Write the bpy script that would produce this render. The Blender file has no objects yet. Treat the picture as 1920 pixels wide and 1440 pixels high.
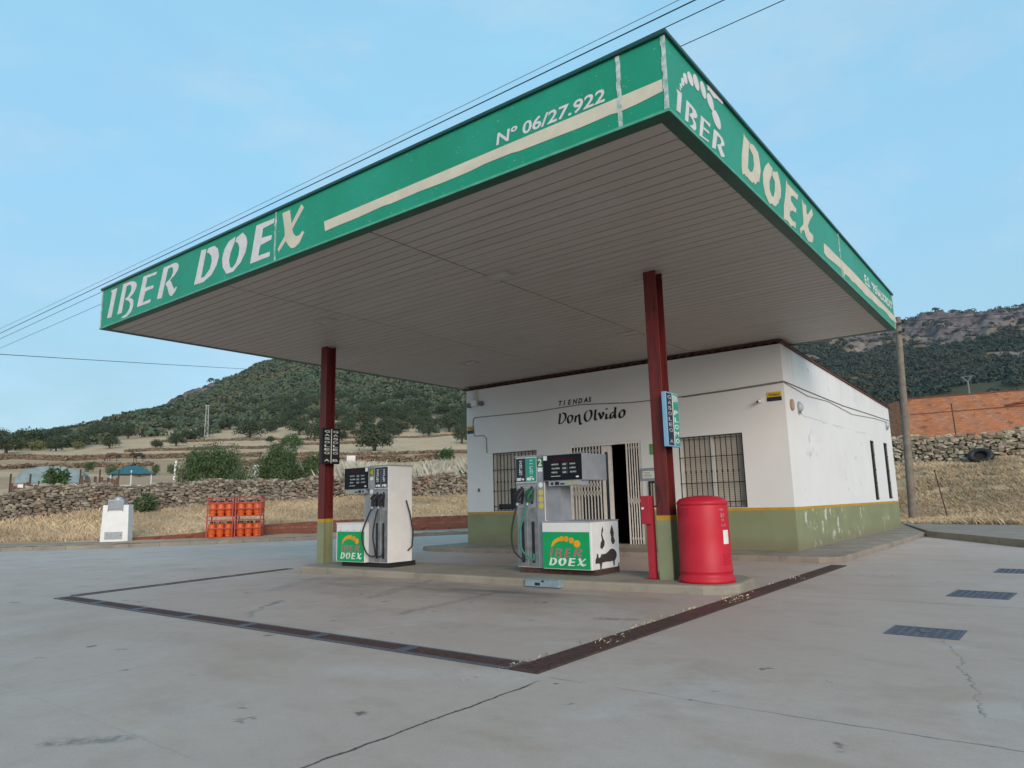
import bpy, bmesh, math, random
import numpy as np
from mathutils import Vector, Matrix
sc = bpy.context.scene
R = math.radians
# ------------------------------------------------------------------ camera
cd = bpy.data.cameras.new('camera')
cam = bpy.data.objects.new('camera', cd)
sc.collection.objects.link(cam)
cd.lens = 24.687; cd.sensor_width = 36; cd.clip_start = 0.1; cd.clip_end = 6000
CAM = Vector((2.315, -5.364, 1.2))
ex, ey, ez = (0.79036, 0.61218, -0.02366), (0.12146, -0.11873, 0.98547), (0.60048, -0.78175, -0.1682)
cam.matrix_world = Matrix(((ex[0], ey[0], ez[0], CAM.x), (ex[1], ey[1], ez[1], CAM.y), (ex[2], ey[2], ez[2], CAM.z), (0, 0, 0, 1)))
sc.camera = cam
# ------------------------------------------------------------------ light
VEIL_HIGH, VEIL_LOW = (1.46, 2.92, 3.92, 1), (1.82, 2.64, 2.92, 1)     # thin high cloud over the blue, paler towards the horizon
HAZE = 0.00007
SUN_EL, SUN_AZ = 18.0, 128.0            # azimuth clockwise from +y
w = bpy.data.worlds.new('World'); sc.world = w; w.use_nodes = True
nt = w.node_tree; nt.nodes.clear()
N = nt.nodes.new; Lk = nt.links.new
wo = N('ShaderNodeOutputWorld'); bg = N('ShaderNodeBackground')
sky = N('ShaderNodeTexSky'); sky.sky_type = 'NISHITA'; sky.sun_disc = False
sky.sun_elevation = R(SUN_EL); sky.sun_rotation = R(SUN_AZ); sky.air_density = 1.0; sky.dust_density = 1.2; sky.ozone_density = 2.0; sky.altitude = 450
tc = N('ShaderNodeTexCoord'); mp = N('ShaderNodeMapping'); mp.inputs['Scale'].default_value = (1.0, 1.0, 3.2)
n1 = N('ShaderNodeTexNoise'); n1.inputs['Scale'].default_value = 2.6; n1.inputs['Detail'].default_value = 7; n1.inputs['Roughness'].default_value = .58; n1.inputs['Distortion'].default_value = .4
Lk(tc.outputs['Generated'], mp.inputs['Vector']); Lk(mp.outputs['Vector'], n1.inputs['Vector'])
cr = N('ShaderNodeValToRGB'); cr.color_ramp.elements[0].position = .40; cr.color_ramp.elements[0].color = (0.80, 0.80, 0.80, 1); cr.color_ramp.elements[1].position = .74; cr.color_ramp.elements[1].color = (0.96, 0.96, 0.96, 1)
Lk(n1.outputs['Fac'], cr.inputs['Fac'])
mixc = N('ShaderNodeMixRGB'); sx_ = N('ShaderNodeSeparateXYZ'); Lk(tc.outputs['Generated'], sx_.inputs[0]); vr = N('ShaderNodeValToRGB'); vr.color_ramp.elements[0].position = .0; vr.color_ramp.elements[0].color = VEIL_LOW; vr.color_ramp.elements[1].position = .38; vr.color_ramp.elements[1].color = VEIL_HIGH
Lk(sx_.outputs[2], vr.inputs['Fac'])
n2 = N('ShaderNodeTexNoise'); n2.inputs['Scale'].default_value = 3.4; n2.inputs['Detail'].default_value = 8; n2.inputs['Roughness'].default_value = .62; mp2 = N('ShaderNodeMapping'); mp2.inputs['Scale'].default_value = (1, 1, 2.6); mp2.inputs['Location'].default_value = (3.1, 1.7, .4); Lk(tc.outputs['Generated'], mp2.inputs['Vector']); Lk(mp2.outputs['Vector'], n2.inputs['Vector'])
c2 = N('ShaderNodeMapRange'); c2.inputs['From Min'].default_value = .48; c2.inputs['From Max'].default_value = .70; c2.inputs['To Max'].default_value = .65; Lk(n2.outputs['Fac'], c2.inputs['Value'])
gc = N('ShaderNodeMixRGB'); gc.inputs['Color2'].default_value = (2.25, 3.1, 3.7, 1); Lk(c2.outputs['Result'], gc.inputs['Fac']); Lk(vr.outputs['Color'], gc.inputs['Color1']); Lk(gc.outputs['Color'], mixc.inputs['Color2'])
Lk(cr.outputs['Color'], mixc.inputs['Fac']); Lk(sky.outputs['Color'], mixc.inputs['Color1'])
Lk(mixc.outputs['Color'], bg.inputs['Color']); bg.inputs['Strength'].default_value = 0.12
Lk(bg.outputs['Background'], wo.inputs['Surface'])
sl = bpy.data.lights.new('sun', 'SUN'); sl.energy = 1.5; sl.angle = R(35); sl.color = (1.0, .87, .755)
so = bpy.data.objects.new('sun', sl); sc.collection.objects.link(so)
sd = Vector((math.sin(R(SUN_AZ)) * math.cos(R(SUN_EL)), math.cos(R(SUN_AZ)) * math.cos(R(SUN_EL)), math.sin(R(SUN_EL))))
so.rotation_euler = sd.to_track_quat('Z', 'Y').to_euler()
sc.view_settings.view_transform = 'Standard'; sc.view_settings.look = 'None'; sc.view_settings.exposure = 1.0; sc.view_settings.gamma = 1
sc.view_settings.use_curve_mapping = False
# ------------------------------------------------------------------ helpers
def tag(o, label=None, cat=None, group=None, kind=None):
    if label: o['label'] = label
    if cat: o['category'] = cat
    if group: o['group'] = group
    if kind: o['kind'] = kind
    return o
def thing(name, label, cat, loc=(0, 0, 0), rz=0, group=None):
    o = bpy.data.objects.new(name, None); o.empty_display_size = .2
    sc.collection.objects.link(o); o.location = loc; o.rotation_euler = (0, 0, rz)
    return tag(o, label, cat, group)
def copy_tree(o, parent=None):
    c = o.copy(); sc.collection.objects.link(c)
    if parent: c.parent = parent
    for ch in list(o.children): copy_tree(ch, c)
    return c
class MB:
    def __init__(s): s.v = []; s.f = []; s.sm = []
    def add(s, vs, fs, smooth=False):
        b = len(s.v); s.v += [tuple(map(float, p)) for p in vs]; s.f += [tuple(i + b for i in f) for f in fs]; s.sm += [smooth] * len(fs); return s
    def box(s, x0, x1, y0, y1, z0, z1):
        return s.add([(x0, y0, z0), (x1, y0, z0), (x1, y1, z0), (x0, y1, z0), (x0, y0, z1), (x1, y0, z1), (x1, y1, z1), (x0, y1, z1)],
                     [(0, 3, 2, 1), (4, 5, 6, 7), (0, 1, 5, 4), (1, 2, 6, 5), (2, 3, 7, 6), (3, 0, 4, 7)])
    def bar(s, a, b, w, h=None, up=(0, 0, 1)):
        h = h or w; a = Vector(a); b = Vector(b); d = (b - a).normalized(); u = Vector(up)
        if abs(d.dot(u)) > .97: u = Vector((0, 1, 0))
        r = d.cross(u).normalized() * w / 2; u = r.cross(d).normalized() * h / 2
        vs = [a - r - u, a + r - u, a + r + u, a - r + u, b - r - u, b + r - u, b + r + u, b - r + u]
        return s.add(vs, [(0, 1, 2, 3), (7, 6, 5, 4), (0, 4, 5, 1), (1, 5, 6, 2), (2, 6, 7, 3), (3, 7, 4, 0)])
    def tube(s, pts, r, n=8, caps=True):
        pts = [Vector(p) for p in pts]; m = len(pts); rs = r if isinstance(r, (list, tuple)) else [r] * m
        vs = []; prev = None
        for i, p in enumerate(pts):
            t = (pts[min(i + 1, m - 1)] - pts[max(i - 1, 0)]).normalized()
            if prev is None:
                a = Vector((0, 0, 1)) if abs(t.z) < .9 else Vector((1, 0, 0)); prev = t.cross(a).normalized()
            u = (prev - t * prev.dot(t)).normalized(); q = t.cross(u); prev = u
            for k in range(n):
                an = 2 * math.pi * k / n; vs.append(p + (u * math.cos(an) + q * math.sin(an)) * rs[i])
        fs = [(i * n + k, i * n + (k + 1) % n, (i + 1) * n + (k + 1) % n, (i + 1) * n + k) for i in range(m - 1) for k in range(n)]
        s.add(vs, fs, True)
        if caps: s.add(vs[:n], [tuple(range(n - 1, -1, -1))]); s.add(vs[-n:], [tuple(range(n))])
        return s
    def lathe(s, prof, c=(0, 0, 0), n=40, smooth=True):
        vs = []; m = len(prof)
        for r, z in prof:
            for k in range(n): a = 2 * math.pi * k / n; vs.append((c[0] + r * math.cos(a), c[1] + r * math.sin(a), c[2] + z))
        return s.add(vs, [(i * n + k, i * n + (k + 1) % n, (i + 1) * n + (k + 1) % n, (i + 1) * n + k) for i in range(m - 1) for k in range(n)], smooth)
    def prism(s, poly, o, u, v, d):
        """polygon (a,b) in the plane o + a*u + b*v, extruded from the plane along vector d"""
        o, u, v, d = Vector(o), Vector(u), Vector(v), Vector(d); n = len(poly)
        A = [o + u * a + v * b for a, b in poly]; B = [p + d for p in A]
        nrm = Vector((0, 0, 0))
        for i in range(n): nrm += A[i].cross(A[(i + 1) % n])
        fl = nrm.dot(d) < 0
        top = tuple(range(n, 2 * n)); bot = tuple(range(n - 1, -1, -1))
        fs = [top, bot] + [(i, (i + 1) % n, n + (i + 1) % n, n + i) for i in range(n)]
        if fl: fs = [tuple(reversed(f)) for f in fs]
        return s.add(A + B, fs)
    def disc(s, o, u, v, d, r, n=20):
        return s.prism([(r * math.cos(2 * math.pi * k / n), r * math.sin(2 * math.pi * k / n)) for k in range(n)], o, u, v, d)
    def build(s, name, m, parent=None, off=None, bevel=0, world=False):
        """verts are in the parent's root frame; world=True subtracts the root's location"""
        vs = s.v
        if world and parent is not None:
            r = parent
            while r.parent: r = r.parent
            l = r.location; vs = [(a - l.x, b - l.y, c - l.z) for a, b, c in vs]
        me = bpy.data.meshes.new(name); me.from_pydata(vs, [], s.f); me.update()
        me.polygons.foreach_set('use_smooth', s.sm)
        if m: me.materials.append(m)
        o = bpy.data.objects.new(name, me); sc.collection.objects.link(o)
        if parent is not None: o.parent = parent
        if bevel:
            b = o.modifiers.new('bevel', 'BEVEL'); b.width = bevel; b.segments = 2; b.limit_method = 'ANGLE'; b.angle_limit = R(40)
        return o
def fast_mesh(name, verts, faces4, m, parent=None):
    me = bpy.data.meshes.new(name); nv, nf = len(verts), len(faces4); k = faces4.shape[1]
    me.vertices.add(nv); me.vertices.foreach_set('co', np.asarray(verts, np.float32).ravel())
    me.loops.add(nf * k); me.loops.foreach_set('vertex_index', np.asarray(faces4, np.int32).ravel())
    me.polygons.add(nf); me.polygons.foreach_set('loop_start', np.arange(0, nf * k, k, dtype=np.int32)); me.polygons.foreach_set('loop_total', np.full(nf, k, np.int32))
    me.update(calc_edges=True)
    if m: me.materials.append(m)
    o = bpy.data.objects.new(name, me); sc.collection.objects.link(o)
    if parent is not None: o.parent = parent
    return o
_tc = {}
def text_geo(body, shear=0, bold=0, space=1):
    key = (body, shear, bold, space)
    if key in _tc: return _tc[key]
    c = bpy.data.curves.new('text_source', 'FONT'); c.body = body; c.shear = shear; c.offset = bold; c.space_character = space; c.resolution_u = 3
    o = bpy.data.objects.new('text_source', c); sc.collection.objects.link(o)
    bpy.context.view_layer.update()
    me = bpy.data.meshes.new_from_object(o.evaluated_get(bpy.context.evaluated_depsgraph_get()))
    vs = [(v.co.x, v.co.y) for v in me.vertices]; fs = [tuple(p.vertices) for p in me.polygons]
    bpy.data.objects.remove(o); bpy.data.curves.remove(c); bpy.data.meshes.remove(me)
    xs = [a for a, b in vs]; ys = [b for a, b in vs]
    vs = [((a - min(xs)), (b - min(ys))) for a, b in vs]
    _tc[key] = (vs, fs, max(xs) - min(xs), max(ys) - min(ys)); return _tc[key]
def put_text(mb, body, o, u, v, w=None, h=None, shear=0, bold=0, space=1, center=False):
    """flat text fitted to width w and/or height h with its lower left (or centre) at o"""
    vs, fs, tw, th = text_geo(body, shear, bold, space)
    if w is None: w = tw * h / th
    if h is None: h = th * w / tw
    o, u, v = Vector(o), Vector(u), Vector(v)
    if center: o = o - u * w / 2 - v * h / 2
    mb.add([o + u * (a * w / tw) + v * (b * h / th) for a, b in vs], fs)
def pen(mb, pts, o, u, v, nrm, nib, ang=.7, mn=.25, k0=0):
    """broad-nib stroke along a smoothed polyline in the plane o,u,v"""
    P = [Vector((a, b)) for a, b in pts]
    if len(P) > 2:
        Q = []
        for i in range(len(P) - 1):
            a, b, c, d = P[max(i - 1, 0)], P[i], P[i + 1], P[min(i + 2, len(P) - 1)]
            for t in np.linspace(0, 1, 7)[:-1]:
                Q.append(.5 * ((2 * b) + (c - a) * t + (2 * a - 5 * b + 4 * c - d) * t * t + (3 * b - a - 3 * c + d) * t ** 3))
        Q.append(P[-1]); P = Q
    vs = []; m = len(P)
    for i, p in enumerate(P):
        t = (P[min(i + 1, m - 1)] - P[max(i - 1, 0)]).normalized(); n = Vector((-t.y, t.x))
        nb = Vector((math.cos(ang), math.sin(ang))); wd = nib * max(mn, abs(n.dot(nb))) * .5
        for sg in (-1, 1):
            q = p + n * wd * sg; vs.append(Vector(o) + Vector(u) * q.x + Vector(v) * q.y + Vector(nrm) * (.001 + .0006 * k0 + .00002 * i))
    mb.add(vs, [(2 * i, 2 * i + 1, 2 * i + 3, 2 * i + 2) for i in range(m - 1)])
# ------------------------------------------------------------------ materials
class NT:
    def __init__(s, name):
        s.m = bpy.data.materials.new(name); s.m.use_nodes = True; s.t = s.m.node_tree; s.b = s.t.nodes['Principled BSDF']
    def n(s, typ, **kw):
        x = s.t.nodes.new('ShaderNode' + typ)
        for k, v in kw.items():
            if k in x.inputs: s.set(x.inputs[k], v)
            else: setattr(x, k, v)
        return x
    def set(s, inp, v):
        if isinstance(v, bpy.types.NodeSocket): s.t.links.new(v, inp)
        elif isinstance(v, tuple) and len(v) == 3 and inp.type == 'RGBA': inp.default_value = (*v, 1)
        else: inp.default_value = v
    def obj(s): return s.n('TexCoord').outputs['Object']
    def noise(s, scale, vec=None, detail=5, rough=.55, dist=0):
        x = s.n('TexNoise'); x.inputs['Scale'].default_value = scale; x.inputs['Detail'].default_value = detail; x.inputs['Roughness'].default_value = rough; x.inputs['Distortion'].default_value = dist
        s.t.links.new(vec or s.obj(), x.inputs['Vector']); return x.outputs['Fac']
    def map(s, scale, vec=None, rot=(0, 0, 0)):
        x = s.n('Mapping'); x.inputs['Scale'].default_value = scale; x.inputs['Rotation'].default_value = rot; s.t.links.new(vec or s.obj(), x.inputs['Vector']); return x.outputs['Vector']
    def ramp(s, fac, a, b, lo=0., hi=1.):
        x = s.n('MapRange'); s.t.links.new(fac, x.inputs['Value'])
        x.inputs['From Min'].default_value = a; x.inputs['From Max'].default_value = b; x.inputs['To Min'].default_value = lo; x.inputs['To Max'].default_value = hi; return x.outputs['Result']
    def mix(s, fac, a, b, mode='MIX'):
        x = s.n('MixRGB', blend_type=mode); s.set(x.inputs[0], fac); s.set(x.inputs[1], a); s.set(x.inputs[2], b); return x.outputs[0]
    def math(s, op, a, b=0., c=None):
        x = s.n('Math', operation=op); s.set(x.inputs[0], a); s.set(x.inputs[1], b)
        if c is not None: s.set(x.inputs[2], c)
        return x.outputs[0]
    def xyz(s, vec=None):
        x = s.n('SeparateXYZ'); s.t.links.new(vec or s.obj(), x.inputs[0]); return x.outputs
    def bump(s, h, strength=.3, dist=.02):
        x = s.n('Bump'); x.inputs['Strength'].default_value = strength; x.inputs['Distance'].default_value = dist; s.t.links.new(h, x.inputs['Height']); s.t.links.new(x.outputs[0], s.b.inputs['Normal'])
    def done(s, col, rough=.6, metal=0, spec=.5):
        s.set(s.b.inputs['Base Color'], col); s.set(s.b.inputs['Roughness'], rough); s.set(s.b.inputs['Metallic'], metal); s.b.inputs['Specular IOR Level'].default_value = spec; return s.m
def M(name, col, col2=None, rough=.6, scale=6, lo=.35, hi=.65, bump=0, bscale=60, metal=0, spec=.4):
    t = NT(name); col2 = col2 or tuple(c * .82 for c in col)
    f = t.ramp(t.noise(scale), lo, hi)
    if bump: t.bump(t.noise(bscale), bump, .01)
    return t.done(t.mix(f, col, col2), rough, metal, spec)
# paints and plain surfaces
GREEN = (0.004, 0.245, 0.125)
def fascia_mat():
    t = NT('fascia_green'); v = t.map((2.5, 2.5, .5))
    f = t.ramp(t.noise(3, v, 6), .4, .75); g = t.ramp(t.noise(1.1, None, 4), .4, .68)
    c = t.mix(f, GREEN, (0.012, 0.215, 0.125)); c = t.mix(g, c, (0.012, 0.27, 0.165))
    sp = t.ramp(t.noise(34, None, 2), .715, .73); c = t.mix(t.math('MULTIPLY', sp, .6), c, (.5, .55, .5))
    return t.done(c, .42, 0, .4)
m_green = fascia_mat()
m_green_shade = M('fascia_underside_shade', (0.012, 0.10, 0.062), (0.02, 0.065, 0.045), .5, 3)  # darker copy of the green: shade under the fascia put into the colour
m_trim_dk = M('roof_edge_trim_green', (0.008, 0.07, 0.055), (0.012, 0.05, 0.045), .35, 4)
m_letter = M('sign_letter_white', (0.66, 0.62, 0.62), (0.58, 0.54, 0.52), .55, 9)
m_cream = M('sign_cream_vinyl', (0.62, 0.55, 0.42), (0.55, 0.49, 0.38), .55, 5)
m_caulk = M('seam_sealant', (0.55, 0.58, 0.56), (0.2, 0.35, 0.28), .7, 14)
def soffit_mat():
    t = NT('soffit_planks'); v = t.map((.25, 3, 1))
    f = t.ramp(t.noise(2.2, v, 5), .35, .7); g = t.ramp(t.noise(.35, None, 3), .35, .7)
    c = t.mix(f, (0.475, 0.425, 0.39), (0.40, 0.355, 0.325)); c = t.mix(g, c, (.44, .38, .345))
    return t.done(c, .5, 0, .35)
m_soffit = soffit_mat()
m_gap = M('soffit_gap_dark', (0.03, 0.027, 0.025), rough=.9)
def column_mat():
    t = NT('column_red_paint'); v = t.map((7, 7, .8)); f = t.ramp(t.noise(2.4, v, 7, .6), .42, .66)
    g = t.ramp(t.noise(3.2, t.map((3, 3, .7)), 6, .65), .6, .66)
    c = t.mix(f, (0.15, 0.020, 0.018), (0.085, 0.015, 0.015)); c = t.mix(g, c, (0.028, 0.014, 0.013))
    return t.done(c, .5, 0, .35)
m_colred = column_mat()
m_olive = M('olive_paint', (0.255, 0.27, 0.155), (0.22, 0.23, 0.13), .65, 3, bump=.05)
m_yellow = M('yellow_stripe_paint', (0.52, 0.30, 0.02), (0.42, 0.24, 0.025), .6, 5)
def wall_mat():
    t = NT('white_render_wall'); p = t.xyz()
    base = t.mix(t.ramp(t.noise(.9, None, 5), .3, .7), (0.735, 0.72, 0.705), (0.69, 0.67, 0.655))
    # grey rain streaks below the roof on the gable side, scuffed patches lower down
    st = t.ramp(t.noise(1.6, t.map((4, 4, .22)), 6, .6), .5, .72)
    hi = t.ramp(p[2], 3.4, 4.3)
    base = t.mix(t.math('MULTIPLY', t.math('MULTIPLY', t.math('MULTIPLY', st, hi), .85), t.ramp(p[1], .15, .4)), base, (0.42, 0.47, 0.52))
    sc_ = t.ramp(t.noise(2.6, None, 8, .72), .60, .70); lo = t.ramp(t.noise(.55, None, 2), .46, .56)
    side = t.ramp(p[1], .2, .5)
    q = t.math('ADD', t.math('POWER', t.math('SUBTRACT', p[1], 1.9), 2.0), t.math('MULTIPLY', t.math('POWER', t.math('SUBTRACT', p[2], 2.25), 2.0), 5.0))
    sm = t.math('MULTIPLY', t.ramp(q, .1, 1.0, 1, 0), t.ramp(t.noise(4.2, None, 8, .75), .52, .62)); base = t.mix(t.math('MULTIPLY', t.math('MULTIPLY', sm, side), .55), base, (0.30, 0.30, 0.32))
    wz = t.math('ADD', p[2], t.math('MULTIPLY', t.noise(1.4, None, 7, .75), .35)); ck = t.ramp(t.math('ABSOLUTE', t.math('SUBTRACT', wz, 3.06)), .006, .02, 1, 0)
    base = t.mix(t.math('MULTIPLY', t.math('MULTIPLY', ck, t.math('MULTIPLY', t.ramp(p[1], .8, 1.2), t.ramp(p[1], 7.5, 8.5, 1, 0))), t.ramp(t.noise(2.0, None, 3), .42, .55, 0, .6)), base, (.35, .35, .36))
    base = t.mix(t.math('MULTIPLY', t.math('MULTIPLY', t.math('MULTIPLY', sc_, lo), side), .8), base, (0.27, 0.27, 0.28))
    t.bump(t.noise(38, None, 4), .08, .01)
    return t.done(base, .8, 0, .25)
m_wall = wall_mat()
def plinth_mat():
    t = NT('olive_plinth_paint'); p = t.xyz()
    c = t.mix(t.ramp(t.noise(1.3, None, 5), .3, .7), (0.255, 0.275, 0.155), (0.205, 0.22, 0.12))
    pe = t.ramp(t.noise(3.6, t.map((1, 1, .85)), 9, .68), .565, .58); side = t.ramp(p[1], .3, .6)
    reg = t.math('MAXIMUM', t.math('MULTIPLY', t.ramp(p[1], .9, 1.3), t.ramp(p[1], 3.4, 5.2, 1, 0)), t.ramp(t.noise(.8, None, 1), .56, .6))
    c = t.mix(t.math('MULTIPLY', t.math('MULTIPLY', t.math('MULTIPLY', pe, side), reg), .8), c, (0.60, 0.58, 0.50))
    low = t.ramp(t.math('ADD', p[2], t.math('MULTIPLY', t.noise(2, None, 5), .25)), .2, .42, 1, 0)
    c = t.mix(t.math('MULTIPLY', low, .6), c, (0.20, 0.165, 0.11))
    ck = t.ramp(t.noise(1.0, t.map((9, 9, .6)), 3, .7), .7, .71)
    c = t.mix(t.math('MULTIPLY', ck, .5), c, (.5, .5, .42))
    t.bump(t.noise(40, None, 4), .08, .01)
    return t.done(c, .7, 0, .3)
m_plinth = plinth_mat()
m_black = M('black_iron', (0.018, 0.018, 0.02), rough=.5)
m_rubber = M('black_rubber', (0.02, 0.02, 0.021), rough=.55)
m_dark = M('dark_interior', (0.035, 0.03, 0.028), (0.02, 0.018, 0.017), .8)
m_whitep = M('white_paint', (0.74, 0.72, 0.70), (0.68, 0.66, 0.64), .45, 4)
m_cream_gate = M('cream_painted_steel', (0.80, 0.745, 0.69), (0.72, 0.66, 0.60), .55, 9)
m_grey = M('pump_grey_metal', (0.30, 0.31, 0.33), (0.25, 0.26, 0.28), .4, 5, spec=.5)
m_grey_lt = M('pump_light_grey', (0.27, 0.285, 0.315), (0.23, 0.24, 0.265), .45, 5)
m_steel = M('brushed_steel', (0.36, 0.355, 0.35), (0.22, 0.215, 0.21), .38, 7, metal=.6)
m_pgreen = M('panel_green', (0.003, 0.33, 0.10), (0.004, 0.29, 0.09), .4, 3)
m_orange = M('orange_print', (0.80, 0.36, 0.012), rough=.5)
m_pink = M('faded_pink_print', (0.50, 0.13, 0.19), (0.42, 0.10, 0.15), .5, 12)
m_print = M('white_print', (0.76, 0.78, 0.74), rough=.5)
m_screen = M('black_display_glass', (0.008, 0.009, 0.012), rough=.4, spec=.2)
m_screen2 = M('display_window_grey', (0.05, 0.055, 0.07), rough=.5, spec=.2)
m_redlcd = M('dark_red_display_band', (0.035, 0.006, 0.012), rough=.5, spec=.2)
m_teal = M('teal_panel', (0.02, 0.30, 0.22), (0.02, 0.26, 0.2), .4, 4)
m_tealhose = M('teal_hose_rubber', (0.02, 0.20, 0.15), rough=.5)
m_navy = M('navy_panel', (0.02, 0.024, 0.04), rough=.35)
m_skylit_frame = M('skylit_sign_frame', (0.22, 0.42, 0.62), (0.18, 0.36, 0.55), .4, 4)  # blue sky light on the sign edge, painted into the frame colour
m_red = M('red_plastic', (0.53, 0.014, 0.03), (0.45, 0.011, 0.026), .5, 3, spec=.35)
m_redpost = M('red_painted_steel', (0.40, 0.02, 0.035), (0.33, 0.02, 0.03), .5, 5)
m_label = M('worn_label_print', (0.62, 0.30, 0.32), (0.5, 0.05, 0.07), .5, 30)
m_orangecyl = M('orange_cylinder_paint', (0.68, 0.115, 0.02), (0.55, 0.085, 0.018), .45, 5)
m_cage = M('faded_red_cage_paint', (0.42, 0.06, 0.05), (0.33, 0.05, 0.045), .55, 9)
m_rust = M('rusty_steel', (0.095, 0.042, 0.032), (0.045, 0.026, 0.022), .75, 20)
m_rust_red = M('rusty_red_steel', (0.13, 0.042, 0.034), (0.07, 0.028, 0.024), .7, 12)
m_iron_bl = M('cast_iron_cover', (0.10, 0.10, 0.125), (0.07, 0.072, 0.09), .5, 14, bump=.3, bscale=18)
m_galv = M('galvanised_metal', (0.40, 0.42, 0.44), (0.32, 0.34, 0.36), .45, 7, metal=.3)
m_conc_post = M('pale_concrete_post', (0.42, 0.41, 0.39), rough=.85)
m_bluegrey = M('blue_grey_paint', (0.25, 0.33, 0.38), (0.2, 0.25, 0.28), .5, 8)
m_tile = M('dark_clay_roof_tile', (0.16, 0.058, 0.042), (0.10, 0.04, 0.032), .8, 5)
m_wood = M('weathered_pole_wood', (0.235, 0.19, 0.15), (0.16, 0.125, 0.10), .85, 4, bump=.3, bscale=20)
m_cable = M('black_cable', (0.012, 0.013, 0.018), rough=.6)
m_cable_gr = M('grey_cable', (0.20, 0.19, 0.18), rough=.7)
m_blind = M('beige_roller_blind', (0.56, 0.50, 0.43), (0.5, 0.45, 0.38), .7, 3)
m_glassdk = M('dark_window_glass', (0.02, 0.022, 0.026), rough=.12, spec=.5)
m_signy = M('alarm_sign_yellow', (0.70, 0.42, 0.015), rough=.45)
m_signgreen = M('small_green_sign', (0.08, 0.30, 0.05), rough=.5)
m_trunk = M('tree_bark', (0.075, 0.055, 0.042), (0.045, 0.035, 0.028), .9, 6)
def pave_mat(name, a, b, dirt=(.16, .12, .085), sc1=1.4):
    t = NT(name); f = t.ramp(t.noise(sc1, None, 7, .6), .35, .68); g = t.ramp(t.noise(3.1, None, 8, .7), .52, .68)
    rnd = t.n('NewGeometry').outputs['Random Per Island']
    c = t.mix(f, a, b); c = t.mix(t.math('MULTIPLY', g, .5), c, dirt); c = t.mix(t.ramp(rnd, 0, 1, 0, .3), c, tuple(x * .6 for x in a))
    t.bump(t.noise(30, None, 6, .65), .25, .012)
    return t.done(c, .85, 0, .3)
m_pave = pave_mat('island_concrete', (0.36, 0.315, 0.25), (0.26, 0.22, 0.17))
m_kerb = pave_mat('kerb_stone', (0.30, 0.26, 0.205), (0.22, 0.185, 0.15))
m_walk = pave_mat('walkway_concrete', (0.33, 0.27, 0.215), (0.23, 0.185, 0.15), (.13, .10, .08))
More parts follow.
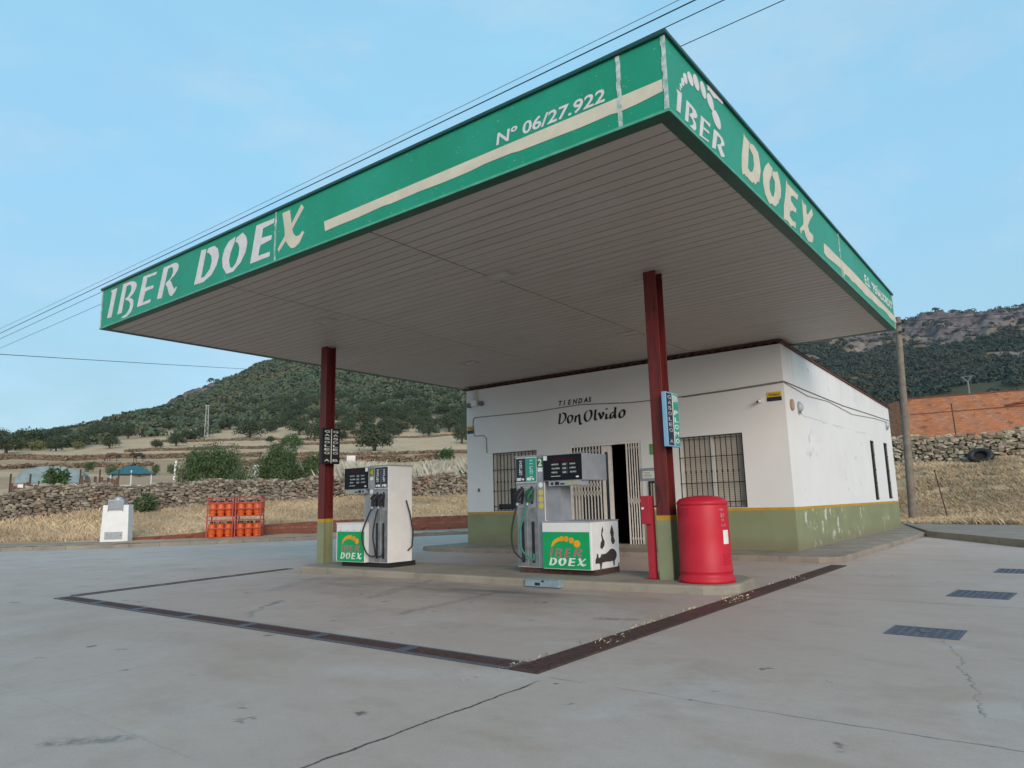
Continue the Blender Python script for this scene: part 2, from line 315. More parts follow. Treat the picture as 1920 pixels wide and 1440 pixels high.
def ground_mat():
    t = NT('forecourt_concrete'); p = t.xyz(); v = t.obj()
    c = t.mix(t.ramp(t.noise(.22, None, 6, .6), .35, .65), (0.465, 0.34, 0.275), (0.515, 0.39, 0.325))
    c = t.mix(t.ramp(t.noise(.75, t.map((1, .7, 1)), 8, .66, .6), .52, .64, 0, .5), c, (0.53, 0.445, 0.40))   # pale laitance scuffs
    c = t.mix(t.ramp(t.noise(1.1, t.map((.8, 1.3, 1)), 7, .62), .50, .64, 0, .55), c, (0.40, 0.275, 0.20))  # brownish patches
    c = t.mix(t.ramp(t.noise(.55, None, 6, .7), .56, .70, 0, .45), c, (0.32, 0.25, 0.215))          # grey stains
    c = t.mix(t.ramp(t.noise(7, None, 5, .7), .35, .7, 0, .22), c, (0.25, 0.21, 0.185))            # fine mottling
    c = t.mix(t.ramp(t.noise(60, None, 3, .6), .5, .75, 0, .3), c, (0.25, 0.21, 0.19))
    c = t.mix(t.ramp(t.noise(170, None, 2, .5), .56, .72, 0, .35), c, (0.20, 0.165, 0.145)); c = t.mix(t.ramp(t.noise(120, None, 2, .5), .60, .74, 0, .3), c, (0.62, 0.52, 0.46))
    sp = t.ramp(t.noise(2.9, t.map((1, .8, 1)), 4, .55), .685, .72, 0, .8); c = t.mix(sp, c, (0.10, 0.09, 0.085))   # oil spots
    # worn oily band in front of the pump island
    bx = t.math('SUBTRACT', 1.0, t.math('ABSOLUTE', t.math('DIVIDE', t.math('SUBTRACT', p[1], 2.5), 1.4)))
    inx = t.math('MULTIPLY', t.ramp(p[0], -9.5, -7.5), t.ramp(p[0], -3.2, -1.2, 1, 0))
    oil = t.math('MULTIPLY', t.math('MULTIPLY', t.math('MAXIMUM', bx, 0.), inx), t.ramp(t.noise(.9, t.map((.45, 1.6, 1)), 7, .65), .38, .64))
    c = t.mix(t.math('MULTIPLY', oil, .95), c, (0.12, 0.11, 0.10))
    wx = t.math('ADD', p[0], t.math('MULTIPLY', t.math('SUBTRACT', t.noise(3.5, None, 6, .7), .5), .30)); wy = t.math('ADD', p[1], t.math('MULTIPLY', t.math('SUBTRACT', t.noise(3.1, t.map((1, 1, 1), None, (0, 0, 1.1)), 6, .7), .5), .30))
    rough_ = t.ramp(t.noise(14, None, 5, .75), .36, .6)
    def mark(x0, y0, x1, y1, wdt, col, k):
        nonlocal c
        dx, dy = x1 - x0, y1 - y0; L2 = dx * dx + dy * dy; ax, ay = t.math('SUBTRACT', wx, x0), t.math('SUBTRACT', wy, y0)
        u = t.math('MINIMUM', t.math('MAXIMUM', t.math('DIVIDE', t.math('ADD', t.math('MULTIPLY', ax, dx), t.math('MULTIPLY', ay, dy)), L2), 0.), 1.)
        d = t.math('SQRT', t.math('ADD', t.math('POWER', t.math('SUBTRACT', ax, t.math('MULTIPLY', u, dx)), 2.), t.math('POWER', t.math('SUBTRACT', ay, t.math('MULTIPLY', u, dy)), 2.)))
        c = t.mix(t.math('MULTIPLY', t.math('MULTIPLY', t.ramp(d, wdt * .25, wdt, 1, 0), rough_), k), c, col)
    dk = (0.10, 0.09, 0.085)
    for m_ in ((-5.44, -.46, -5.85, .05, .05, dk, .75), (-5.85, .05, -6.05, .42, .09, dk, .9), (-5.44, -.46, -5.15, -.62, .05, dk, .5), (-3.8, .35, -4.0, 2.4, .11, dk, .5), (-5.2, 1.2, -5.9, 2.9, .16, dk, .45), (-7.3, 1.1, -8.2, 2.6, .2, dk, .4),
               (-3.45, -.52, -3.05, .12, .02, (.6, .55, .45), .7), (-1.62, 1.22, -1.5, 1.25, .10, dk, .8), (-1.38, 1.28, -1.28, 1.32, .07, dk, .7), (-2.25, .78, -2.2, .8, .03, (.03, .03, .03), 1.), (-4.52, -2.34, -4.47, -2.28, .035, (.05, .05, .05), .95), (-2.1, -3.7, -1.85, -3.45, .08, dk, .65), (-4.75, -2.87, -4.7, -2.83, .02, (.05, .05, .05), .9),
               (-.53, -1.28, -.52, -1.26, .016, (.04, .035, .03), 1.), (-.19, -1.64, -.17, -1.62, .018, (.04, .035, .03), 1.), (.42, -.87, .44, -.85, .016, (.05, .045, .04), .9), (1.58, .8, 1.76, -.07, .012, dk, .9), (1.76, -.07, 1.83, -.6, .012, dk, .8), (1.4, 1.65, 1.58, .8, .012, dk, .7), (-2.1, -1.75, -.9, -1.25, .30, (.56, .49, .45), .45), (-7.5, -2.0, -3.5, -1.6, .5, (.40, .28, .21), .3)): mark(*m_)
    wob = t.math('MULTIPLY', t.math('SUBTRACT', t.noise(2.2, None, 6, .7), .5), .10)
    def joint(coord, at, wdt, m0, strength):
        d = t.math('ABSOLUTE', t.math('SUBTRACT', t.math('ADD', coord, wob), at))
        return t.math('MULTIPLY', t.math('MULTIPLY', t.ramp(d, wdt * .4, wdt, 1, 0), m0), strength)
    br = t.ramp(t.noise(1.3, None, 4), .36, .52)
    js = [joint(p[0], -.67, .014, t.ramp(p[1], -1.4, -1.2, 1, 0), .95), joint(p[1], -1.13, .012, t.math('MULTIPLY', t.ramp(p[0], -.7, -.6), br), .6),
          joint(p[1], 3.9, .016, t.math('MULTIPLY', t.ramp(p[0], -.7, -.6), br), .5), joint(p[0], 2.0, .012, t.math('MULTIPLY', t.ramp(p[1], -.4, 0), br), .45),
          joint(p[0], -3.6, .012, t.math('MULTIPLY', t.ramp(p[1], -1.4, -1.2, 1, 0), br), .22), joint(p[1], -3.4, .010, t.math('MULTIPLY', t.ramp(p[0], -.8, -1, 0, 1), br), .12),
          joint(p[0], -5.6, .012, t.math('MULTIPLY', t.ramp(p[1], -.8, -.6), t.math('MULTIPLY', t.ramp(p[1], 3, 2.9), br)), .5)]
    j = js[0]
    for q in js[1:]: j = t.math('MAXIMUM', j, q)
    c = t.mix(j, c, (0.05, 0.045, 0.04))
    h = t.math('ADD', t.noise(45, None, 5, .7), t.math('MULTIPLY', t.noise(4, None, 5), 1.5)); t.bump(h, .16, .012)
    return t.done(c, t.ramp(t.noise(.6, None, 5), .3, .7, .52, .70), 0, .35)
m_ground = ground_mat()
def terrain_mat():
    t = NT('dry_country_ground')
    at = t.n('Attribute', attribute_name='cover'); r = t.n('SeparateColor'); t.t.links.new(at.outputs['Color'], r.inputs[0]); wood, rock, soil = r.outputs[0], r.outputs[1], r.outputs[2]
    c = t.mix(t.ramp(t.noise(.05, None, 7, .65), .35, .68), (0.74, 0.52, 0.335), (0.60, 0.40, 0.245))
    c = t.mix(t.ramp(t.noise(.35, None, 7, .7), .5, .72, 0, .6), c, (0.40, 0.275, 0.165))
    c = t.mix(t.ramp(t.noise(2.5, None, 6, .7), .4, .75, 0, .5), c, (0.35, 0.24, 0.14))
    c = t.mix(t.ramp(t.noise(11, None, 5, .75), .42, .62, 0, .65), c, (0.22, 0.155, 0.095))
    c = t.mix(t.math('MULTIPLY', soil, .85), c, t.mix(t.ramp(t.noise(1.1, None, 6), .35, .65), (0.42, 0.275, 0.165), (0.34, 0.215, 0.13)))
    wd = t.mix(t.ramp(t.noise(.03, None, 6, .7), .35, .65), (0.045, 0.055, 0.03), (0.09, 0.075, 0.045))
    wd = t.mix(t.ramp(t.noise(.012, None, 5, .7), .56, .64), wd, (0.17, 0.12, 0.075))
    c = t.mix(wood, c, wd)
    rk = t.mix(t.ramp(t.noise(.07, t.map((1, 1, .4)), 9, .75), .38, .62), (0.23, 0.17, 0.155), (0.065, 0.055, 0.057))
    c = t.mix(rock, c, rk)
    t.bump(t.noise(1.5, None, 7, .7), .5, .15)
    return t.done(c, .95, 0, .1)
m_terrain = terrain_mat()
def leaf_mat(name, a, b, c3=None):
    t = NT(name); rnd = t.n('NewGeometry').outputs['Random Per Island']; oi = t.n('ObjectInfo').outputs['Random']
    c = t.mix(rnd, a, b)
    if c3: c = t.mix(t.ramp(t.noise(.02, t.n('NewGeometry').outputs['Position'], 5, .6), .45, .66), c, c3)
    c = t.mix(t.ramp(oi, 0, 1, 0, .35), c, tuple(x * .55 for x in a))
    return t.done(c, .7, 0, .25)
m_oak = leaf_mat('holm_oak_leaves', (0.032, 0.046, 0.022), (0.09, 0.108, 0.052))
m_green_oak = leaf_mat('fresh_green_leaves', (0.035, 0.075, 0.022), (0.085, 0.15, 0.05))
m_broom = leaf_mat('grey_green_leaves', (0.048, 0.085, 0.03), (0.135, 0.185, 0.075))
m_scrub = leaf_mat('hill_scrub_leaves', (0.034, 0.052, 0.029), (0.092, 0.122, 0.062), (0.11, 0.10, 0.05))
m_scrub_shaded = leaf_mat('shaded_hill_scrub', (0.020, 0.034, 0.026), (0.056, 0.076, 0.055), (0.07, 0.066, 0.045))  # leaf colour darkened to hold the shade on the right hill
m_yshrub = leaf_mat('yellow_green_shrub', (0.12, 0.13, 0.045), (0.20, 0.20, 0.085))
def straw_mat(name, a, b):
    t = NT(name); rnd = t.n('NewGeometry').outputs['Random Per Island']
    c = t.mix(rnd, a, b); c = t.mix(t.ramp(t.noise(.32, t.n('NewGeometry').outputs['Position'], 6, .62), .42, .62, 0, .75), c, (a[0] * .62, a[1] * .64, a[2] * .7)); return t.done(c, .9, 0, .1)
m_straw = straw_mat('dry_grass_straw', (0.50, 0.36, 0.215), (0.76, 0.59, 0.39))
m_pale = straw_mat('pale_seeding_grass', (0.50, 0.44, 0.33), (0.66, 0.60, 0.48))
def stone_mat(name, a, b, c2):
    t = NT(name); rnd = t.n('NewGeometry').outputs['Random Per Island']
    c = t.mix(rnd, a, b); c = t.mix(t.ramp(t.noise(5, None, 7, .7), .45, .7, 0, .7), c, c2)
    c = t.mix(t.ramp(t.noise(.7, None, 3), .56, .68, 0, .6), c, (0.26, 0.13, 0.07))
    t.bump(t.noise(14, None, 6, .7), .6, .03); return t.done(c, .9, 0, .2)
m_stone = stone_mat('dry_stone', (0.11, 0.09, 0.07), (0.40, 0.335, 0.26), (0.15, 0.12, 0.09))
m_stone2 = stone_mat('pale_dry_stone', (0.17, 0.14, 0.10), (0.50, 0.43, 0.32), (0.2, 0.16, 0.115))
m_stonefar = stone_mat('brown_field_stone', (0.15, 0.11, 0.075), (0.26, 0.19, 0.13), (0.12, 0.09, 0.06))
m_shade = M('shade_dark_earth', (0.03, 0.024, 0.018), rough=.95)  # near-black core colour stands for the shade between the stones
def brick_mat(name, a, b, mort, sc_=1.0):
    t = NT(name); x = t.xyz(); cb = t.n('CombineXYZ'); t.set(cb.inputs[0], x[0]); t.set(cb.inputs[1], x[2])
    k = t.n('TexBrick'); t.t.links.new(cb.outputs[0], k.inputs['Vector']); k.inputs['Scale'].default_value = sc_
    t.set(k.inputs['Color1'], a); t.set(k.inputs['Color2'], b); t.set(k.inputs['Mortar'], mort)
    k.inputs['Mortar Size'].default_value = .022; k.inputs['Brick Width'].default_value = .29; k.inputs['Row Height'].default_value = .13; k.inputs['Bias'].default_value = .0
    c = t.mix(t.ramp(t.noise(.5, None, 6, .65), .4, .7, 0, .6), k.outputs['Color'], tuple(q * .75 for q in a))
    c = t.mix(t.ramp(t.noise(4.5, t.map((.35, 1, 1)), 3, .5), .60, .66, 0, .7), c, tuple(q * .5 for q in a))
    t.bump(k.outputs['Fac'], -.3, .01); return t.done(c, .9, 0, .2)
m_brick = brick_mat('orange_brickwork', (0.44, 0.155, 0.07), (0.60, 0.25, 0.125), (0.34, 0.20, 0.14))
m_brick2 = brick_mat('low_red_brickwork', (0.22, 0.065, 0.04), (0.34, 0.115, 0.07), (0.13, 0.085, 0.07))
# ------------------------------------------------------------------ measured outlines and profiles
AZ=[-1.4203, -1.2867, -1.1213, -1.0063, -0.9237, -0.7179, -0.4054, -0.1526, -0.0912, -0.0292, 0.1347]
DN=[30, 38, 45, 60, 100, 150, 200, 260, 350, 500, 700, 900, 1100, 1500]
TT=[[-0.0187, -0.0054, 0.008, 0.0215, 0.0404, 0.0523, 0.061, 0.0676, 0.0719, 0.0719, 0.0719, 0.0697, 0.0676, 0.0621], [-0.0222, -0.0073, 0.01, 0.0227, 0.0438, 0.0578, 0.0681, 0.0761, 0.0822, 0.0822, 0.081, 0.0785, 0.0761, 0.0712], [-0.0259, -0.0062, 0.0103, 0.0269, 0.0483, 0.0631, 0.0752, 0.0888, 0.1079, 0.123, 0.1182, 0.1113, 0.1045, 0.0943], [-0.0268, -0.0061, 0.0113, 0.0266, 0.0505, 0.0654, 0.0774, 0.0931, 0.1176, 0.1502, 0.1905, 0.1832, 0.1685, 0.1393], [-0.026, -0.0047, 0.0117, 0.0382, 0.0541, 0.0672, 0.0803, 0.0965, 0.126, 0.1634, 0.2104, 0.2318, 0.2242, 0.1936], [-0.0281, -0.0061, 0.0123, 0.0465, 0.06, 0.0705, 0.0811, 0.0986, 0.1269, 0.164, 0.219, 0.2669, 0.2993, 0.2669], [-0.0345, -0.0132, 0.0083, 0.0335, 0.0553, 0.0699, 0.0809, 0.0993, 0.1215, 0.1589, 0.212, 0.266, 0.3129, 0.2816], [-0.0373, 0.0144, 0.0412, 0.0504, 0.0583, 0.0669, 0.0801, 0.0934, 0.1134, 0.1403, 0.1741, 0.2144, 0.2144, 0.1911], [-0.0376, 0.0167, 0.0425, 0.0545, 0.0692, 0.0787, 0.0851, 0.0979, 0.1205, 0.1431, 0.1744, 0.2178, 0.2165, 0.202], [-0.0378, 0.0191, 0.0445, 0.0603, 0.0737, 0.0829, 0.0921, 0.1044, 0.1229, 0.144, 0.1777, 0.2117, 0.2104, 0.1978], [-0.0377, 0.0066, 0.0328, 0.0475, 0.0591, 0.067, 0.075, 0.0856, 0.1015, 0.1229, 0.1551, 0.1794, 0.1767, 0.1605]]
GLYPH={'front':{'I':[(-10.767,5.226),(-11.029,5.22),(-10.969,5.178),(-11.003,4.999),(-11.095,4.715),(-10.924,4.706),(-10.851,4.969)],'B':[(-10.523,5.24),(-10.686,4.71),(-10.519,4.709),(-10.393,5.174),(-10.264,5.18),(-10.188,5.13),(-10.204,5.039),(-10.302,4.969),(-10.399,4.95),(-10.4,4.927),(-10.271,4.887),(-10.198,4.82),(-10.209,4.738),(-10.316,4.659),(-10.52,4.622),(-10.436,4.599),(-10.288,4.602),(-10.158,4.653),(-10.085,4.751),(-10.088,4.846),(-10.145,4.899),(-10.242,4.931),(-10.108,4.981),(-10.025,5.048),(-10.002,5.119),(-10.043,5.179),(-10.182,5.226),(-10.382,5.239)],'E':[(-9.758,5.215),(-9.933,4.701),(-9.467,4.694),(-9.447,4.749),(-9.732,4.747),(-9.699,4.851),(-9.662,4.917),(-9.608,4.928),(-9.388,4.928),(-9.38,4.978),(-9.673,4.997),(-9.62,5.161),(-9.308,5.152),(-9.282,5.196)],'R':[(-9.05,5.211),(-9.224,4.696),(-9.065,4.693),(-8.904,5.155),(-8.785,5.163),(-8.729,5.119),(-8.729,5.048),(-8.781,4.98),(-8.945,4.919),(-8.945,4.892),(-8.893,4.845),(-8.828,4.726),(-8.779,4.672),(-8.726,4.654),(-8.631,4.703),(-8.569,4.777),(-8.607,4.785),(-8.629,4.759),(-8.663,4.766),(-8.711,4.816),(-8.781,4.91),(-8.819,4.94),(-8.664,4.999),(-8.572,5.065),(-8.555,5.141),(-8.602,5.187),(-8.672,5.21)],'D':[(-7.858,5.221),(-8.026,4.693),(-7.757,4.678),(-7.531,4.74),(-7.391,4.867),(-7.337,5.002),(-7.376,5.128),(-7.477,5.198),(-7.65,5.202),(-7.687,5.141),(-7.623,5.114),(-7.55,5.053),(-7.532,4.964),(-7.579,4.847),(-7.726,4.762),(-7.833,4.759),(-7.709,5.205)],'O':[(-6.897,5.195),(-7.065,5.166),(-7.185,5.07),(-7.238,4.925),(-7.208,4.793),(-7.097,4.664),(-6.917,4.659),(-6.731,4.754),(-6.611,4.887),(-6.578,5.021),(-6.611,5.121),(-6.704,5.207),(-6.864,5.17),(-6.892,5.116),(-6.816,5.071),(-6.776,4.999),(-6.785,4.889),(-6.855,4.773),(-6.949,4.718),(-7.014,4.758),(-7.05,4.86),(-7.014,4.976),(-6.925,5.099)],'E2':[(-6.355,5.22),(-6.477,4.674),(-6.003,4.674),(-5.999,4.741),(-6.282,4.747),(-6.264,4.841),(-6.234,4.893),(-5.977,4.912),(-5.965,4.977),(-6.216,4.998),(-6.192,5.131),(-5.927,5.143),(-5.914,5.209)],'X':[(-5.727,5.23),(-5.559,5.23),(-5.511,5.015),(-5.298,5.236),(-5.241,5.172),(-5.492,4.934),(-5.466,4.87),(-5.404,4.811),(-5.33,4.806),(-5.252,4.851),(-5.226,4.816),(-5.325,4.692),(-5.426,4.657),(-5.501,4.666),(-5.564,4.724),(-5.629,4.803),(-5.783,4.684),(-5.813,4.734),(-5.655,4.881),(-5.659,4.959)],'stripe':[(-4.802,4.854),(-0.044,4.88),(-0.045,4.764),(-0.272,4.741),(-0.472,4.731),(-0.492,4.73),(-0.573,4.741),(-0.893,4.732),(-1.277,4.738),(-1.639,4.743),(-1.739,4.756),(-2.105,4.755),(-2.324,4.738),(-2.667,4.734),(-3.092,4.741),(-3.545,4.732),(-3.68,4.742),(-4.138,4.723),(-4.512,4.723),(-4.777,4.715)]},'side':{'I':[(0.185,4.858),(0.306,4.872),(0.239,4.642),(0.16,4.635),(0.21,4.819)],'B':[(0.408,4.854),(0.339,4.618),(0.406,4.629),(0.461,4.819),(0.527,4.811),(0.54,4.787),(0.465,4.742),(0.453,4.718),(0.517,4.701),(0.538,4.673),(0.498,4.637),(0.427,4.609),(0.544,4.604),(0.593,4.644),(0.593,4.697),(0.539,4.734),(0.612,4.759),(0.646,4.805),(0.608,4.841),(0.516,4.852)],'E':[(0.741,4.848),(0.664,4.607),(0.883,4.63),(0.896,4.651),(0.731,4.635),(0.773,4.723),(0.91,4.727),(0.925,4.757),(0.777,4.748),(0.808,4.824),(0.944,4.813),(0.97,4.856)],'R':[(1.064,4.849),(0.973,4.612),(1.061,4.629),(1.143,4.811),(1.222,4.812),(1.246,4.782),(1.209,4.742),(1.113,4.702),(1.203,4.61),(1.276,4.627),(1.308,4.661),(1.241,4.702),(1.237,4.738),(1.313,4.765),(1.33,4.8),(1.287,4.84),(1.171,4.856)],'e0':[(0.291,4.905),(0.291,4.898),(0.288,4.891),(0.285,4.886),(0.281,4.883),(0.276,4.883),(0.272,4.884),(0.268,4.888),(0.266,4.894),(0.265,4.901),(0.266,4.908),(0.268,4.915),(0.272,4.92),(0.276,4.923),(0.281,4.924),(0.285,4.922),(0.288,4.918),(0.291,4.912)],'e1':[(0.331,4.952),(0.33,4.942),(0.325,4.932),(0.318,4.925),(0.308,4.92),(0.298,4.918),(0.288,4.92),(0.28,4.925),(0.274,4.933),(0.271,4.942),(0.272,4.952),(0.277,4.962),(0.284,4.969),(0.294,4.974),(0.304,4.976),(0.314,4.974),(0.322,4.969),(0.328,4.961)],'e2':[(0.387,5.014),(0.385,4.997),(0.378,4.981),(0.368,4.969),(0.355,4.961),(0.341,4.959),(0.328,4.962),(0.317,4.972),(0.31,4.985),(0.308,5.002),(0.31,5.019),(0.316,5.035),(0.327,5.047),(0.34,5.055),(0.354,5.058),(0.367,5.054),(0.378,5.045),(0.385,5.031)],'e3':[(0.466,5.082),(0.464,5.059),(0.455,5.039),(0.442,5.023),(0.426,5.014),(0.407,5.011),(0.39,5.017),(0.376,5.029),(0.366,5.047),(0.361,5.069),(0.363,5.091),(0.371,5.111),(0.384,5.127),(0.401,5.136),(0.419,5.139),(0.436,5.134),(0.451,5.121),(0.461,5.103)],'e4':[(0.609,5.14),(0.612,5.114),(0.606,5.091),(0.592,5.072),(0.571,5.062),(0.545,5.059),(0.519,5.066),(0.495,5.08),(0.476,5.101),(0.464,5.126),(0.461,5.151),(0.467,5.175),(0.481,5.193),(0.502,5.204),(0.527,5.207),(0.553,5.2),(0.578,5.186),(0.597,5.165)],'e5':[(0.753,5.172),(0.754,5.139),(0.746,5.111),(0.729,5.089),(0.705,5.077),(0.679,5.075),(0.652,5.085),(0.629,5.104),(0.611,5.13),(0.601,5.161),(0.6,5.193),(0.608,5.221),(0.624,5.243),(0.647,5.256),(0.673,5.258),(0.7,5.249),(0.724,5.23),(0.743,5.203)],'e6':[(0.926,5.169),(0.926,5.135),(0.917,5.105),(0.9,5.083),(0.876,5.072),(0.848,5.072),(0.821,5.084),(0.797,5.106),(0.779,5.136),(0.769,5.169),(0.768,5.202),(0.777,5.232),(0.794,5.254),(0.817,5.266),(0.845,5.266),(0.872,5.255),(0.897,5.233),(0.915,5.203)],'e7':[(1.113,5.127),(1.113,5.093),(1.102,5.064),(1.08,5.042),(1.052,5.029),(1.019,5.028),(0.987,5.039),(0.958,5.059),(0.937,5.087),(0.926,5.119),(0.926,5.152),(0.937,5.181),(0.958,5.204),(0.986,5.216),(1.018,5.218),(1.051,5.208),(1.08,5.188),(1.102,5.16)],'e8':[(1.277,4.994),(1.28,4.958),(1.267,4.925),(1.24,4.901),(1.204,4.887),(1.161,4.886),(1.118,4.898),(1.08,4.92),(1.051,4.951),(1.034,4.986),(1.031,5.022),(1.043,5.054),(1.069,5.079),(1.104,5.093),(1.146,5.095),(1.19,5.084),(1.229,5.062),(1.26,5.031)],'torn':[(0.953,5.282),(1.16,5.318),(1.277,5.308),(1.396,5.288),(1.359,5.258),(1.267,5.253),(1.207,5.249),(1.143,5.223),(1.085,5.224),(1.067,5.231),(1.021,5.242),(0.963,5.23),(0.978,5.261)],'D':[(1.988,5.198),(2.001,5.173),(2.156,5.161),(2.102,5.046),(2.019,4.799),(2.095,4.777),(2.188,4.823),(2.254,4.92),(2.252,5.034),(2.138,5.081),(2.175,5.158),(2.302,5.185),(2.438,5.151),(2.471,5.047),(2.475,4.942),(2.435,4.864),(2.38,4.76),(2.328,4.757),(2.291,4.722),(2.218,4.675),(2.187,4.7),(2.121,4.655),(2.083,4.666),(2.027,4.661),(1.991,4.678),(1.921,4.664),(1.899,4.683),(1.827,4.651),(1.824,4.753),(1.85,4.873),(1.93,5.056)],'O':[(2.817,5.177),(2.835,5.162),(2.961,5.156),(2.89,5.035),(2.791,4.932),(2.759,4.813),(2.821,4.748),(2.903,4.76),(2.981,4.87),(3.014,4.992),(2.922,5.047),(2.961,5.119),(3.109,5.162),(3.158,5.194),(3.224,5.092),(3.245,4.986),(3.191,4.854),(3.107,4.792),(3.075,4.737),(3.021,4.718),(2.957,4.664),(2.871,4.641),(2.809,4.647),(2.707,4.612),(2.652,4.636),(2.573,4.683),(2.539,4.808),(2.561,4.943),(2.672,5.072)],'E2':[(3.53,5.216),(3.561,5.175),(3.78,5.177),(4.028,5.181),(3.96,5.085),(3.79,5.086),(3.666,5.042),(3.647,4.977),(3.783,4.941),(3.876,4.937),(3.834,4.864),(3.681,4.849),(3.556,4.796),(3.518,4.726),(3.634,4.694),(3.782,4.718),(3.739,4.617),(3.651,4.63),(3.532,4.593),(3.398,4.619),(3.253,4.596),(3.314,4.784),(3.442,5.01)],'X':[(4.208,5.188),(4.255,5.149),(4.402,5.162),(4.384,5.044),(4.444,5.038),(4.694,5.215),(4.731,5.131),(4.505,4.971),(4.384,4.858),(4.444,4.79),(4.594,4.798),(4.623,4.757),(4.549,4.667),(4.412,4.633),(4.304,4.62),(4.217,4.661),(4.181,4.735),(4.047,4.688),(3.987,4.622),(3.963,4.692),(4.167,4.815),(4.189,4.883),(4.202,5.045)],'stripe':[(5.221,4.852),(5.539,4.863),(5.89,4.86),(6.266,4.872),(6.436,4.874),(6.918,4.88),(7.401,4.879),(8.854,4.864),(10.823,4.857),(10.923,4.749),(10.615,4.721),(10.205,4.703),(9.843,4.737),(9.476,4.736),(9.105,4.702),(8.768,4.702),(8.444,4.702),(8.185,4.686),(7.876,4.671),(7.596,4.694),(7.312,4.687),(7.155,4.701),(6.877,4.673),(6.684,4.701),(6.478,4.687),(6.402,4.68),(6.313,4.585),(6.323,4.721),(6.242,4.701),(5.962,4.701),(5.688,4.687),(5.336,4.662),(5.171,4.685)]},'olvido':{0:[(-7.801,3.501),(-7.821,3.363),(-7.854,3.232)],1:[(-7.738,3.501),(-7.656,3.476),(-7.632,3.392),(-7.678,3.303),(-7.763,3.241),(-7.855,3.228)],2:[(-7.535,3.406),(-7.573,3.34),(-7.556,3.246),(-7.509,3.23),(-7.438,3.304),(-7.427,3.384),(-7.48,3.412),(-7.533,3.403)],3:[(-7.318,3.397),(-7.36,3.228)],4:[(-7.335,3.318),(-7.264,3.392),(-7.224,3.399),(-7.215,3.307),(-7.207,3.192),(-7.175,3.16),(-7.147,3.187)],5:[(-6.966,3.488),(-7.036,3.416),(-7.055,3.303),(-7.006,3.225),(-6.925,3.246),(-6.855,3.353),(-6.862,3.467),(-6.927,3.485)],6:[(-6.724,3.493),(-6.75,3.354),(-6.755,3.253),(-6.717,3.233),(-6.69,3.253)],7:[(-6.644,3.4),(-6.597,3.317),(-6.588,3.238)],8:[(-6.588,3.238),(-6.519,3.332),(-6.51,3.393),(-6.561,3.381)],9:[(-6.416,3.356),(-6.434,3.257),(-6.416,3.233),(-6.364,3.256)],10:[(-6.415,3.49),(-6.398,3.46)],11:[(-6.213,3.38),(-6.29,3.343),(-6.314,3.257),(-6.271,3.236),(-6.197,3.323)],12:[(-6.156,3.497),(-6.177,3.344),(-6.176,3.244),(-6.139,3.235)],13:[(-5.975,3.401),(-6.04,3.341),(-6.057,3.266),(-6.01,3.223),(-5.934,3.265),(-5.91,3.361),(-5.95,3.404),(-5.98,3.396)]}}
OAKS=[(-136.0, 116.0, 11.46, 7.27), (-166.0, 112.2, 7.17, 4.99), (-207.0, 68.2, 6.4, 4.55), (-207.7, 81.8, 6.22, 4.49), (-197.8, 95.7, 6.47, 4.43), (-204.4, 56.3, 9.83, 5.57), (-194.5, 88.3, 4.63, 2.98), (-220.1, 132.8, 12.33, 7.95), (-189.1, 201.7, 11.13, 8.99), (-141.2, 155.6, 7.86, 7.53), (-211.0, 203.2, 9.06, 7.25), (-197.8, 126.6, 3.64, 2.55), (-188.7, 136.8, 8.32, 7.59), (-186.2, 145.6, 6.23, 4.4), (-257.8, 108.5, 7.33, 5.61), (-236.9, 86.8, 7.79, 4.67), (-231.0, 185.6, 9.16, 6.87), (-207.2, 183.4, 9.42, 6.42), (-182.7, 183.9, 9.24, 6.03), (-236.8, 124.7, 7.44, 4.55), (-218.9, 111.4, 9.5, 4.56), (-266.2, 152.0, 10.4, 6.14), (-217.8, 66.2, 5.27, 3.87)]
BUSHES=[(-220.9, 64.4, 6.04, 3.2), (-216.8, 66.6, 5.95, 3.15), (-214.3, 76.1, 4.57, 2.46), (-90.6, 33.6, 1.99, 1.38), (-80.4, 32.4, 1.79, 1.52), (-81.5, 34.6, 1.69, 1.55), (-83.7, 37.7, 1.75, 1.46), (-104.2, 36.2, 2.26, 1.74), (-78.9, 81.5, 4.15, 2.35), (-89.1, 75.2, 1.11, 1.3)]
